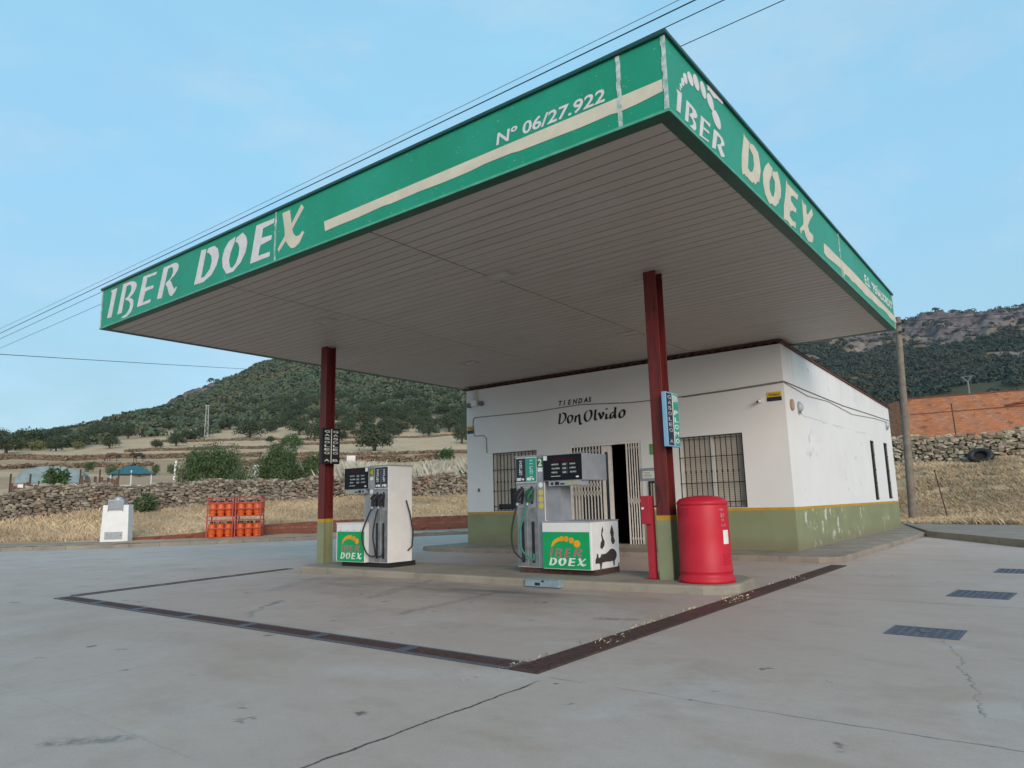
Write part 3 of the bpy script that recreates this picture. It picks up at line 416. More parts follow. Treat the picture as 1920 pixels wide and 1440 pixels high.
# ------------------------------------------------------------------ ground, pavements, island
KERB = [(-44, -8), (-26.87, 3.44), (-24.5, 5.6), (-22.97, 8.1), (-20.75, 12.1), (-18.37, 15), (-17.48, 16.9), (-15.5, 22), (-14.5, 26)]
GPOLY = [(-60, -60), (60, -60), (60, 5), (14, 8), (3.5, 11.5), (1.5, 13.8), (-.9, 18), (-2.4, 24)] + [(-12.2, 24)] + list(reversed(KERB)) + [(-60, -18)]
g = MB(); g.add([(x, y, 0) for x, y in GPOLY], [tuple(range(len(GPOLY)))])
gr = g.build('forecourt_ground', m_ground); tag(gr, kind='structure')
bm = bmesh.new(); bm.from_mesh(gr.data); bmesh.ops.triangulate(bm, faces=bm.faces[:]); bm.to_mesh(gr.data); bm.free()
if gr.data.polygons[0].normal.z < 0: gr.data.flip_normals()
def strip(mb, path, w, z0, z1):
    """band along a path, offset w to its left side (outside the kerb)"""
    P = [Vector(p) for p in path]; O = []
    for i, p in enumerate(P):
        t = (P[min(i + 1, len(P) - 1)] - P[max(i - 1, 0)]).normalized(); O.append(p + Vector((-t.y, t.x)) * w)
    for i in range(len(P) - 1):
        a, b, c, d = P[i], P[i + 1], O[i + 1], O[i]
        mb.add([(a.x, a.y, z0), (b.x, b.y, z0), (c.x, c.y, z0), (d.x, d.y, z0), (a.x, a.y, z1), (b.x, b.y, z1), (c.x, c.y, z1), (d.x, d.y, z1)],
               [(4, 5, 6, 7), (0, 1, 5, 4), (2, 3, 7, 6), (0, 4, 7, 3), (1, 2, 6, 5)])
    return [tuple(p) for p in O]
def resample(path, step):
    P = [Vector(p) for p in path]; out = [P[0]]
    for a, b in zip(P, P[1:]):
        n = max(1, round((b - a).length / step)); out += [a + (b - a) * (k / n) for k in range(1, n + 1)]
    return out
def kerb_stones(mb, path, wd, z1, step=1.0, gap=.006):
    P = resample(path, step)
    for a, b in zip(P, P[1:]):
        t = (b - a).normalized(); n = Vector((-t.y, t.x)); a2, b2 = a + t * gap, b - t * gap; j = random.uniform(-.006, .006)
        q = [a2, b2, b2 + n * wd, a2 + n * wd]
        mb.add([(p.x, p.y, -.05) for p in q] + [(q[0].x + n.x * .02, q[0].y + n.y * .02, z1 + j), (q[1].x + n.x * .02, q[1].y + n.y * .02, z1 + j), (q[2].x, q[2].y, z1 + j), (q[3].x, q[3].y, z1 + j)],
               [(4, 5, 6, 7), (0, 1, 5, 4), (1, 2, 6, 5), (2, 3, 7, 6), (3, 0, 4, 7)])
random.seed(3)
k = MB(); kerb_stones(k, KERB, .16, .125); tag(k.build('kerb', m_kerb), kind='structure')
k = MB(); P2 = [Vector(p) for p in KERB]; inner = []
for i, p in enumerate(P2):
    t = (P2[min(i + 1, len(P2) - 1)] - P2[max(i - 1, 0)]).normalized(); inner.append(p + Vector((-t.y, t.x)) * .158)
WALK_OUT = strip(k, [tuple(p) for p in inner], 3.3, -.05, .118); tag(k.build('pavement', m_walk), kind='structure')
# walkway around the shop and the raised pavement on the right
PZ = .11
def rounded(poly, zz, z0, name, m, bev=.03):
    b = MB(); b.prism(poly, (0, 0, z0), (1, 0, 0), (0, 1, 0), (0, 0, zz - z0)); o = b.build(name, m, bevel=bev); return tag(o, kind='structure')
rounded([(-11.75, 8.75), (-11.4, 8.52), (-1.35, 8.48), (-1.08, 8.6), (-.98, 8.9), (-.93, 18.2), (-2.4, 24.2), (-12.2, 24.2)], PZ, -.05, 'pavement', m_walk)
k = MB(); kerb_stones(k, [(-.90, 18.0), (1.5, 13.85), (3.5, 11.5), (14, 8), (40, 5)], .15, .16); tag(k.build('kerb', m_kerb), kind='structure')
rounded([(-.86, 18.25), (1.62, 13.98), (3.6, 11.68), (14.05, 8.2), (40, 5.2), (40, 14), (14, 16), (4, 20), (1.2, 22.6), (-2.36, 24.1)], .15, -.05, 'pavement', m_walk, 0)
isl = [(-9.72, 3.75), (-9.66, 3.35), (-9.45, 3.14), (-4, 3.19), (-1.45, 3.42), (-1.22, 3.55), (-1.12, 3.85), (-1.2, 4.6), (-1.45, 4.9), (-9.4, 4.75), (-9.65, 4.5)]
rounded(isl, .1125, -.05, 'pump_island', m_pave, .03)
# ------------------------------------------------------------------ drain gratings
def grate(name, x0, x1, y0, y1, axis, label, m1, m2):
    cx, cy = (x0 + x1) / 2, (y0 + y1) / 2
    t = thing(name, label, 'drain grate', (cx, cy, 0), 0, 'drain gratings around the fuelling bay')
    X, Y = (x1 - x0) / 2, (y1 - y0) / 2
    MB().box(-X, X, -Y, Y, -.02, .003).build('channel_shade_sheet', m_gap, t)  # dark sheet at ground level stands in for the shaded channel
    f = MB()
    for s in (-1, 1):
        if axis == 'x': f.box(-X, X, *sorted((s * Y, s * (Y - .028))), .0032, .013)
        else: f.box(*sorted((s * X, s * (X - .028))), -Y, Y, .0032, .013)
    for s in (-1, 1):
        if axis == 'x': f.box(*sorted((s * (X - .003), s * (X - .05))), -Y + .0285, Y - .0285, .0032, .0125)
        else: f.box(-X + .0285, X - .0285, *sorted((s * (Y - .003), s * (Y - .05))), .0032, .0125)
    f.build('frame', m1, t)
    b = MB(); Ln = (X if axis == 'x' else Y) - .06; n = int(2 * Ln / .038)
    for i in range(n):
        q = -Ln + (i + .5) * 2 * Ln / n
        if axis == 'x': b.box(q - .011, q + .011, -Y + .0285, Y - .0285, .0032, .0115)
        else: b.box(-X + .0285, X - .0285, q - .011, q + .011, .0032, .0115)
    b.build('grating_bars', m2, t); return t
ordf = ['at the far left corner', 'second from the left corner', 'third from the left corner', 'in the middle of the row', 'third from the near corner', 'second from the near corner', 'at the near corner']
for i in range(7):
    a = -9.45 + i * (8.4 / 7)
    grate('drain_grate', a, a + 8.4 / 7 - .004, -1.10, -.86, 'x', 'dark steel drain grate in the front row, ' + ordf[i], m_iron_bl, m_rust)
ords = ['at the near corner', 'second from the near corner', 'third from the near corner', 'in the middle, under dry leaves', 'third from the shop pavement', 'second from the shop pavement', 'touching the shop pavement']
for i in range(7):
    a = -1.10 + i * (9.2 / 7)
    grate('drain_grate', -1.048, -.795, a, a + 9.2 / 7 - .004, 'y', 'rusty brown drain grate in the right row, ' + ords[i], m_rust, m_rust_red if i in (2, 3) else m_rust)
for i in range(3):
    a, b = Vector((-9.52, -.8)), Vector((-10.32, 3.5)); L = (b - a).length / 3; p = a + (b - a) * ((i + .5) / 3)
    t = grate('drain_grate', -.09, .09, -L / 2, L / 2 - .004, 'y', 'narrow dark drain grate of the left row, ' + ['nearest the camera', 'in the middle', 'beside the pump island'][i], m_iron_bl, m_rust)
    t.location = (p.x, p.y, 0); t.rotation_euler = (0, 0, math.atan2(-(b - a).x, (b - a).y))
# manhole covers on the right
def cover(x0, x1, y0, y1, rz, label):
    t = thing('manhole_cover', label, 'manhole cover', ((x0 + x1) / 2, (y0 + y1) / 2, 0), rz, 'rectangular covers over the fuel tanks')
    X, Y = (x1 - x0) / 2, (y1 - y0) / 2
    f = MB(); f.box(-X, X, -Y, -Y + .03, -.01, .006); f.box(-X, X, Y - .03, Y, -.01, .006); f.box(-X, -X + .03, -Y + .031, Y - .031, -.01, .0055); f.box(X - .03, X, -Y + .031, Y - .031, -.01, .0055); f.build('frame', m_iron_bl, t)
    p = MB(); p.box(-X + .034, X - .034, -Y + .034, Y - .034, -.01, .005)
    for i in range(int(X / .035)):
        for j in range(int(Y / .035)):
            cx, cy = -X + .07 + i * .07, -Y + .07 + j * .07
            if cx < X - .05 and cy < Y - .05: p.box(cx - .02, cx + .02, cy - .008, cy + .008, .0051, .009)
    p.disc((0, 0, .0052), (1, 0, 0), (0, 1, 0), (0, 0, .005), .05); p.build('lid', m_iron_bl, t)
cover(.93, 1.50, 1.70, 2.19, -.03, 'dark rectangular manhole cover nearest the camera, near the joint in the concrete')
cover(1.10, 1.72, 4.56, 5.25, -.08, 'dark rectangular manhole cover between the two others at the right')
cover(1.36, 1.98, 7.75, 8.45, -.05, 'dark rectangular manhole cover farthest from the camera, by the right edge')
# ------------------------------------------------------------------ canopy
W, D, H, HT = 11.382, 10.732, 4.56, 5.295
can = thing('station_canopy', 'big flat green and white fuel station canopy standing on two red steel columns', 'canopy', (-5.7, 3.9, .1125))
def P(mb, name, m, parent=can, bevel=0): return mb.build(name, m, parent, bevel=bevel, world=True)
ff = P(MB().box(-W, 0, 0, .05, H, HT), 'fascia_panel', m_green)
fr = P(MB().box(-.05, -.0005, .0505, D - .0505, H, HT), 'fascia_panel', m_green)
fb = P(MB().box(-W, 0, D - .05, D, H, HT), 'fascia_panel', m_green)
fl = P(MB().box(-W + .0005, -W + .05, .0505, D - .0505, H, HT), 'fascia_panel', m_green)
b = MB(); b.box(-W - .03, .03, -.03, .08, HT + .001, HT + .045); b.box(-W - .03, .03, D - .08, D + .03, HT + .001, HT + .045)
b.box(-.08, .03, .081, D - .081, HT + .001, HT + .0445); b.box(-W - .03, -W + .08, .081, D - .081, HT + .001, HT + .0445); P(b, 'roof_edge_trim', m_trim_dk, bevel=.01)
b = MB(); b.box(-W + .0002, -.0002, -.012, -.0005, H - .004, H + .022); b.box(.0005, .012, 0, D, H - .004, H + .022); P(b, 'bottom_trim', M('bottom_trim_pale_green', (0.10, 0.36, 0.26), (0.05, 0.30, 0.19), .5, 8))
b = MB(); b.box(-W + .001, -.001, .001, .135, H - .006, H - .0005); b.box(-W + .001, -.001, D - .135, D - .001, H - .006, H - .0005)
b.box(-.135, -.001, .1352, D - .1352, H - .0055, H - .0005); b.box(-W + .001, -W + .135, .1352, D - .1352, H - .0055, H - .0005); P(b, 'underside_lip', m_green_shade)
P(MB().box(-W + .051, -.051, .051, D - .051, HT - .12, HT - .06), 'roof_deck', m_galv)
# soffit planks
b = MB(); y = .137; pw = .19; segs = [(-W + .137, -7.322), (-7.296, -4.082), (-4.056, -.137)]
while y < D - .137:
    y1 = min(y + pw - .017, D - .137)
    for xa, xb in segs: b.box(xa, xb, y, y1, H, H + .02)
    y += pw
P(b, 'soffit', m_soffit)
P(MB().box(-W + .06, -.06, .06, D - .06, H + .012, H + .03), 'soffit_backing', m_gap)
for x, y in ((-3.92, 2.5), (-7.87, 2.4), (-4.23, 7.09), (-8.54, 7.11)):
    f = MB()
    for q in ((x - .2, x + .2, y - .13, y - .105), (x - .2, x + .2, y + .105, y + .13), (x - .2, x - .175, y - .104, y + .104), (x + .175, x + .2, y - .104, y + .104)): f.box(*q, H - .03, H - .0005)
    fo = P(f, 'ceiling_light', m_soffit); P(MB().box(x - .174, x + .174, y - .103, y + .103, H - .018, H - .0006), 'diffuser', M('ceiling_light_diffuser', (.50, .46, .43), rough=.4), fo)
# seams in the fascia
b = MB(); random.seed(8)
for x, wd in ((-5.88, .03), (-.475, .042)):
    z = H + .02
    b = MB()
    while z < HT - .01:
        z1 = min(z + random.uniform(.03, .09), HT - .004); j = random.uniform(-.006, .006); b.box(x - wd / 2 + j, x + wd / 2 + j, -.008, -.0005, z, z1 - .0005); z = z1
    P(b, 'seam_sealant', m_caulk, ff)
z = H + .02; b = MB()
while z < HT - .01:
    z1 = min(z + random.uniform(.03, .09), HT - .004); b.box(-.035 + random.uniform(-.006, .006), .006, -.0085, -.0006, z, z1 - .0005); z = z1
P(b, 'seam_sealant', m_caulk, ff)
b = MB(); z = H + .02
while z < HT - .01:
    z1 = min(z + random.uniform(.03, .09), HT - .004); b.box(.0005, .008, 6.2 + random.uniform(-.01, .01), 6.23 + random.uniform(-.01, .01), z, z1 - .0005); z = z1
P(MB().box(.0005, .01, D - .06, D - .002, H + .03, HT - .003), 'end_trim', m_caulk, fr); P(b, 'seam_sealant', m_caulk, fr)
P(MB().box(-W + .001, -W + .035, -.008, -.0005, H + .024, HT - .003), 'end_trim', m_caulk, ff)
# lettering on the front fascia and the torn lettering on the side
fg, sg = GLYPH['front'], GLYPH['side']
for key in ('I', 'B', 'E', 'R', 'D', 'O', 'E2', 'X', 'stripe'): P(MB().prism(fg[key], (0, -.0005, 0), (1, 0, 0), (0, 0, 1), (0, -.004, 0)), 'stripe' if key == 'stripe' else 'letter', m_cream if key in ('X', 'stripe') else m_letter, ff)
b = MB(); put_text(b, 'Nº 06/27.922', (-1.935, -.0035, 4.905), (1, 0, -.008), (0, 0, 1), w=1.31, h=.138, shear=.12, bold=.02); P(b, 'registration_number', m_letter, ff)
b = MB()
for key in ('I', 'B', 'E', 'R', 'D', 'O', 'E2', 'X', 'stripe', 'torn'): P(MB().prism(sg[key], (.0005, 0, 0), (0, 1, 0), (0, 0, 1), (.004, 0, 0)), {'stripe': 'stripe', 'torn': 'torn_vinyl'}.get(key, 'letter'), m_letter if key in ('I', 'B', 'E', 'R', 'torn') else m_cream, fr)
def shrink(pl, f):
    cx = sum(p[0] for p in pl) / len(pl); cy = sum(p[1] for p in pl) / len(pl); return [(cx + (a - cx) * f, cy + (c - cy) * f) for a, c in pl]
for i in range(9): b.prism(shrink(sg['e%d' % i], .86), (.0005, 0, 0), (0, 1, 0), (0, 0, 1), (.0025 + .0004 * i, 0, 0))
P(b, 'caterpillar_emblem', m_letter, fr)
b = MB(); put_text(b, 'E.S.', (.0035, 8.0, 4.90), (0, 1, .022), (0, 0, 1), w=.44, h=.185, bold=.03); P(b, 'lettering', m_print, fr)
b = MB(); put_text(b, '"PEÑALSORDO"', (.0035, 8.6, 4.915), (0, 1, .022), (0, 0, 1), w=2.02, h=.205, bold=.03); P(b, 'station_name', m_print, fr)
# faint red edges left by the removed stickers
b = MB(); random.seed(2)
for x0, x1, z in ((-10.92, -10.72, 5.245), (-10.45, -10.0, 5.262), (-9.78, -9.25, 5.25)):
    for i in range(26): a = random.uniform(x0, x1); c = z + random.uniform(-.03, .02); b.box(a, a + random.uniform(.006, .03), -.0052, -.0046, c, c + .008)
P(b, 'sticker_remains', M('faded_red_sticker_edge', (.45, .12, .14), rough=.6), ff)
def h_column(x, y, name='column'):
    hw, hd, tf, tw = .10, .115, .016, .014; z0, z1 = .1125, H - .0005; zo, zy = .92, .99
    def sec(za, zb, e=0):
        q = MB(); q.box(x - hw - e, x + hw + e, y - hd - e, y - hd + tf + e, za, zb); q.box(x - hw - e, x + hw + e, y + hd - tf - e, y + hd + e, za, zb); q.box(x - tw / 2 - e, x + tw / 2 + e, y - hd + tf + e + .0002, y + hd - tf - e - .0002, za, zb); return q
    c = P(sec(z0, z1), name, m_colred, bevel=.003)
    P(sec(z0 + .0005, zo, .0022), 'olive_base_paint', m_olive, c); P(sec(zo + .0005, zy, .0026), 'yellow_band', m_yellow, c)
h_column(-2.14, 3.95); h_column(-9.62, 3.82)
# ------------------------------------------------------------------ shop building
XL, XR, YB, YE = -11.05, -2.087, 9.844, 21.63
ZT, ZE, ZY0, ZY1 = 4.46, 4.13, .936, .997
shop = thing('shop_building', 'low white rendered shop with olive plinth, yellow stripe and tiled roof behind the pumps', 'building', ((XL + XR) / 2, YB, PZ))
S = lambda mb, name, m, parent=shop, bevel=0: mb.build(name, m, parent, bevel=bevel, world=True)
def holed(mb, fn, a0, a1, z0, z1, holes):
    A = sorted({a0, a1, *[q for h in holes for q in h[:2] if a0 < q < a1]}); Z = sorted({z0, z1, *[q for h in holes for q in h[2:] if z0 < q < z1]})
    for i in range(len(A) - 1):
        run = None
        for j in range(len(Z) - 1):
            ca, cz = (A[i] + A[i + 1]) / 2, (Z[j] + Z[j + 1]) / 2
            if any(h[0] < ca < h[1] and h[2] < cz < h[3] for h in holes):
                if run is not None: fn(A[i], A[i + 1], run, Z[j]); run = None
            elif run is None: run = Z[j]
        if run is not None: fn(A[i], A[i + 1], run, Z[-1])
HF = [(-10.11, -8.6, 1.0, 2.60), (-7.64, -5.53, 0, 2.63), (-4.57, -3.06, 1.0, 2.62)]
HR = [(18.03, 18.58, 1.06, 2.84), (20.10, 20.70, 1.08, 2.88)]
TH = .26
b = MB(); holed(b, lambda a, c, z, q: b.box(a, c, YB, YB + TH, z, q), XL, XR, PZ - .05, ZT, HF)
holed(b, lambda a, c, z, q: b.box(XR - TH, XR, a, c, z, q), YB + TH, YE, PZ - .05, ZE, HR)
b.prism([(YB + TH, ZE), (YE, ZE), (YB + TH, ZT - .01)], (XR, 0, 0), (0, 1, 0), (0, 0, 1), (-TH, 0, 0))
b.box(XL, XL + TH, YB + TH, YE, PZ - .05, ZE); b.prism([(YB + TH, ZE), (YE, ZE), (YB + TH, ZT - .01)], (XL + TH, 0, 0), (0, 1, 0), (0, 0, 1), (-TH, 0, 0)); b.box(XL + TH, XR - TH, YE - TH, YE, PZ - .05, ZE)
S(b, 'wall', m_wall)
e = .004
b = MB(); holed(b, lambda a, c, z, q: b.box(a, c, YB - e, YB - .0003, z, q), XL - e, XR + e, PZ - .04, ZY0, HF); holed(b, lambda a, c, z, q: b.box(XR + .0003, XR + e, a, c, z, q), YB, YE, PZ - .04, ZY0, [])
b.box(XL - e, XL - .0003, YB, YE, PZ - .04, ZY0); S(b, 'plinth', m_plinth)
e = .006
b = MB(); holed(b, lambda a, c, z, q: b.box(a, c, YB - e, YB - .0003, z, q), XL - e, XR + e, ZY0 + .0005, ZY1, HF); b.box(XR + .0003, XR + e, YB, YE, ZY0 + .0005, ZY1); S(b, 'yellow_stripe', m_yellow)
# corrugated tile roof falling to the back
b = MB(); nx = 260; rows = 14; x0, x1, y0, y1 = XL - .10, XR + .05, YB - .09, YE + .16; vs = []; fs = []
for j in range(rows):
    ya, yb = y0 + (y1 - y0) * j / rows, y0 + (y1 - y0) * (j + 1) / rows + .04
    base = len(vs)
    for i in range(nx + 1):
        x = x0 + (x1 - x0) * i / nx; hgt = .045 * abs(math.sin(math.pi * (x - x0) / .21))
        for yy, dz in ((ya, .018), (yb, .0)):
            vs.append((x, yy, ZT + .004 + (ZE - ZT) * (yy - YB) / (YE - YB) + hgt + dz))
    fs += [(base + 2 * i, base + 2 * i + 2, base + 2 * i + 3, base + 2 * i + 1) for i in range(nx)]
b.add(vs, fs, True)
S(b, 'roof', m_tile)
b = MB(); b.prism([(YB - .07, ZT + .003), (YE + .1, ZE - .002), (YE + .1, ZE + .03), (YB - .07, ZT + .04)], (XR + .006, 0, 0), (0, 1, 0), (0, 0, 1), (.035, 0, 0)); S(b, 'verge_tiles', m_tile)
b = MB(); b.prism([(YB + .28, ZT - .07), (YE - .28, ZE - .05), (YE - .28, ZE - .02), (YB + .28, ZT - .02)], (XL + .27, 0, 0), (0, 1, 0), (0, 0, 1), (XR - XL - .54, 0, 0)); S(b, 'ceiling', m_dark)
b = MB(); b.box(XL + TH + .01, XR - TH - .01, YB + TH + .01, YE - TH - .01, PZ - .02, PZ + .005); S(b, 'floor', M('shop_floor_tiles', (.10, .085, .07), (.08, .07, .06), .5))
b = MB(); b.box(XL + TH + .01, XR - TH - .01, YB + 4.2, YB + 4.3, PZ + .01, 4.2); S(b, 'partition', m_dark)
# shelves of goods faintly seen through the door
b = MB(); random.seed(12)
for k_ in range(4):
    b.box(-7.6, -5.2, YB + 3.2, YB + 3.7, .45 + k_ * .45, .48 + k_ * .45)
    x = -7.55
    while x < -5.3: wq = random.uniform(.06, .14); b.box(x, x + wq, YB + 3.25, YB + 3.5, .481 + k_ * .45, .481 + k_ * .45 + random.uniform(.12, .3)); x += wq + .015
S(b, 'shelving', M('shelf_goods', (.16, .10, .07), (.05, .07, .12), .6, 4))
def window(x0, x1, z0, z1, blind, dark=False):
    fr_ = MB()
    for q in ((x0, x1, z0, z0 + .045), (x0, x1, z1 - .045, z1), (x0, x0 + .045, z0 + .0452, z1 - .0452), (x1 - .045, x1, z0 + .0452, z1 - .0452), ((x0 + x1) / 2 - .03, (x0 + x1) / 2 + .03, z0 + .0452, z1 - .0452)): fr_.box(q[0], q[1], YB + .13, YB + .18, q[2], q[3])
    wo_ = S(fr_, 'window', m_whitep)
    if blind:
        sl_ = MB(); z = z0 + .05
        while z < z1 - .05: sl_.box(x0 + .046, x1 - .046, YB + .185, YB + .20, z, min(z + .046, z1 - .05)); z += .05
        S(sl_, 'roller_blind', m_blind, wo_)
    else:
        S(MB().box(x0 + .046, x1 - .046, YB + .185, YB + .195, z0 + .046, z1 - .046), 'pane', m_glassdk, wo_)
        cu = MB(); n = 22
        cu.add([(x0 + .05 + (x1 - x0 - .1) * i / n, YB + .172 + .006 * (i % 2), z) for i in range(n + 1) for z in (z0 + .62, z1 - .05)], [(2 * i, 2 * i + 2, 2 * i + 3, 2 * i + 1) for i in range(n)])
        cu.add([(x0 + .05 + .42 * i / 6, YB + .170 + .006 * (i % 2), z) for i in range(7) for z in (z0 + .2, z0 + .619)], [(2 * i, 2 * i + 2, 2 * i + 3, 2 * i + 1) for i in range(6)])
        S(cu, 'curtain', m_blind, wo_)
    g_ = MB(); nb = 12; yb = YB + .012
    for i in range(nb + 1): x = x0 + .02 + (x1 - x0 - .04) * i / nb; g_.box(x - .008, x + .008, yb, yb + .016, z0 + .012, z1 - .012)
    for i in range(1, nb): x = x0 + .02 + (x1 - x0 - .04) * i / nb; g_.lathe([(0, -.06), (.02, -.02), (.02, .02), (0, .06)], (x, yb + .008, (z0 + z1) / 2), 8)
    for z in (z0 + .012, z0 + .13, z0 + (z1 - z0) * .34, z0 + (z1 - z0) * .70, z1 - .03): g_.box(x0 + .005, x1 - .005, yb - .011, yb - .0005, z, z + .018)
    S(g_, 'window_grille', m_black, wo_)
    S(MB().box(x0 + .002, x1 - .002, YB - .01, YB + .128, z0 + .0003, z0 + .01), 'sill', m_whitep, wo_)
window(*HF[0], False); window(*HF[2], True)
for y0, y1, z0, z1 in HR:
    fr_ = MB()
    for q in ((y0, y1, z0, z0 + .04), (y0, y1, z1 - .04, z1), (y0, y0 + .04, z0 + .0402, z1 - .0402), (y1 - .04, y1, z0 + .0402, z1 - .0402)): fr_.box(XR - .1, XR - .06, q[0], q[1], q[2], q[3])
    wo_ = S(fr_, 'window', m_black); S(MB().box(XR - .13, XR - .12, y0 + .041, y1 - .041, z0 + .041, z1 - .041), 'pane', m_glassdk, wo_)
    g_ = MB()
    for i in range(5): y = y0 + .03 + (y1 - y0 - .06) * i / 4; g_.box(XR - .03, XR - .015, y - .008, y + .008, z0, z1)
    for z in (z0 + .03, z0 + .5, z0 + .9, z0 + 1.35, z1 - .05): g_.box(XR - .014, XR - .004, y0 + .002, y1 - .002, z, z + .02)
    S(g_, 'window_grille', m_black, wo_)
# door: white frame, expanded lattice gate on the left, folded gate on the right
DX0, DX1, DZ0, DZ1 = -7.64, -5.53, .16, 2.63
dm = MB()
for q in ((DX0, DX1, DZ1 - .05, DZ1), (DX0, DX0 + .05, DZ0 + .03, DZ1 - .0505), (DX1 - .05, DX1, DZ0 + .03, DZ1 - .0505), (DX0, DX1, PZ + .001, DZ0 + .029)): dm.box(q[0], q[1], YB + .02, YB + .09, q[2], q[3])
dm.box(-6.68, -6.60, YB + .105, YB + .165, DZ0 + .03, DZ1 - .051); dm.box(-6.50, -6.41, YB + .105, YB + .165, DZ0 + .03, DZ1 - .051); dm.box(-6.5995, -6.5005, YB + .11, YB + .16, 2.42, DZ1 - .051)
dm.box(DX0 + .051, -6.681, YB + .11, YB + .16, DZ0 + .03, .62)
door = S(dm, 'door', m_cream_gate)
S(MB().box(DX0 + .051, -6.681, YB + .13, YB + .14, .621, DZ1 - .052), 'pane', m_glassdk, door)
S(MB().box(-6.599, -6.501, YB + .13, YB + .14, DZ0 + .05, 2.419), 'pane', m_glassdk, door)
S(MB().box(-7.58, -7.30, YB + .115, YB + .128, .63, 2.3), 'poster', m_blind, door)
def lattice(x0, x1, n, label):
    g_ = MB(); y0 = YB + .025; st = (x1 - x0) / n
    for i in range(n + 1): g_.box(x0 + st * i - .010, x0 + st * i + .010, y0, y0 + .022, DZ0 + .03, DZ1 - .052)
    for i in range(n):
        xa, xb = x0 + st * i, x0 + st * (i + 1)
        for zc in (1.42, 1.62, 1.82) if n > 6 else (1.2,):
            for s in (-1, 1): g_.bar((xa, y0 - .004 - .004 * (s > 0), zc - .1 * s), (xb, y0 - .004 - .004 * (s > 0), zc + .1 * s), .004, .021, (0, 1, 0))
        for zc in (.30, 2.45): g_.bar((xa, y0 - .004, zc - .06), (xb, y0 - .004, zc + .06), .004, .014, (0, 1, 0))
    o = S(g_, 'folding_gate', m_cream_gate, door); o['label'] = label
lattice(-7.52, -6.70, 9, 'white lattice gate drawn out'); lattice(-5.93, -5.60, 5, 'white lattice gate folded up')
S(MB().box(-5.95, -5.9305, YB + .02, YB + .05, DZ0 + .03, DZ1 - .052).box(-7.58, -7.5315, YB + .02, YB + .05, DZ0 + .03, DZ1 - .052), 'gate_rail', m_cream_gate, door)
S(MB().box(DX0 - .06, DX1 + .06, YB - .06, YB + .019, PZ + .0005, DZ0 + .03), 'doorstep', m_kerb, door)
# painted lettering and cables on the front wall
b = MB()
for i in range(len(GLYPH['olvido'])): pen(b, GLYPH['olvido'][i], (0, YB, 0), (1, 0, 0), (0, 0, 1), (0, -1, 0), .072, .35, .40, i)
x = -7.84
for ch in 'TIENDAS': 
    put_text(b, ch, (x, YB - .0015, 3.70), (1, 0, .012), (0, 0, 1), h=.13, shear=.22, bold=.045); x += {'I': .135, 'N': .165, 'D': .16, 'A': .15}.get(ch, .15)
S(b, 'lettering', M('black_wall_paint', (.012, .011, .011), rough=.6))
cb = MB(); yb = YB - .012
cb.tube([(-10.80, yb, 3.60), (-10.74, yb, 3.66), (-8.6, yb, 3.62), (-7.2, yb, 3.665), (-5.7, yb, 3.56), (-4.4, yb, 3.56), (-3.2, yb, 3.59), (-2.10, yb, 3.635), (XR + .012, YB - .01, 3.635), (XR + .012, YB + 1.5, 3.62), (XR + .012, 15, 3.60), (XR + .012, 18.5, 3.66), (XR + .012, YE - .1, 3.70)], .011, 6)
cb.tube([(-4.4, yb, 3.54), (-3.2, yb, 3.57), (-2.12, yb, 3.61), (XR + .014, YB, 3.61), (XR + .012, 11.6, 3.50), (XR + .012, 13.4, 3.56), (XR + .012, 16, 3.45), (XR + .012, 19, 3.58), (XR + .012, YE - .1, 3.62)], .007, 6)
cb.tube([(-10.80, yb, 3.60), (-10.80, yb, 3.24), (-10.74, yb, 3.13), (-10.42, yb, 3.12), (-10.32, yb, 3.05), (-10.30, yb, 2.62)], .010, 6)
S(cb, 'wall_cable', m_cable_gr)
# fixtures fastened to the walls (things of their own)
def board(name, label, cat, x, z, wd, hg, m, y=YB, group=None):
    t = thing(name, label, cat, (x, y, z), 0, group); return t
for x0, x1, z0, z1, lab in ((-2.46, -2.15, 3.235, 3.43, 'yellow and navy alarm plate near the right corner of the shop'), (-11.03, -10.77, 3.21, 3.43, 'yellow and navy alarm plate at the left corner of the shop, crossed by a cable')):
    t = thing('alarm_sign', lab, 'sign', ((x0 + x1) / 2, YB, z0), 0, 'alarm company plates on the shop front')
    Q = lambda mb, n, m, p=t: mb.build(n, m, p, world=True)
    zm = z0 + (z1 - z0) * .45
    Q(MB().box(x0, x1, YB - .008, YB - .0005, zm + .0003, z1), 'yellow_panel', m_signy); Q(MB().box(x0, x1, YB - .008, YB - .0005, z0, zm), 'navy_panel', m_navy)
    b = MB(); put_text(b, 'Techpoy' if x0 > -5 else 'Techpoy', ((x0 + x1) / 2, YB - .0095, zm + (z1 - zm) * .42), (1, 0, 0), (0, 0, 1), w=(x1 - x0) * .78, h=(z1 - zm) * .62, shear=.25, bold=.02, center=True); Q(b, 'lettering', m_black)
def camera_dome(x, z, lab):
    t = thing('security_camera', lab, 'camera', (x, YB, z)); MB().disc((0, -.0005, 0), (1, 0, 0), (0, 0, 1), (0, -.02, 0), .05).build('mount', m_whitep, t)
    MB().tube([(0, -.02, 0), (0, -.07, -.01), (-.03, -.16, -.035)], [.02, .032, .032], 10).build('housing', m_whitep, t); MB().tube([(-.0303, -.161, -.0353), (-.034, -.17, -.038)], .022, 10).build('lens', m_black, t)
camera_dome(-2.585, 3.27, 'small white security camera left of the yellow alarm plate on the shop corner')
t = thing('junction_box', 'white junction box with two round spot heads under the eaves at the left corner', 'junction box', (-10.68, YB, 3.98))
MB().box(-.13, .10, -.10, -.0005, 0, .17).build('box', m_whitep, t, bevel=.008); b = MB()
for dx in (-.07, -.03, .03, .07): b.tube([(dx, -.03, .171), (dx, -.03, .44)], .011, 6)
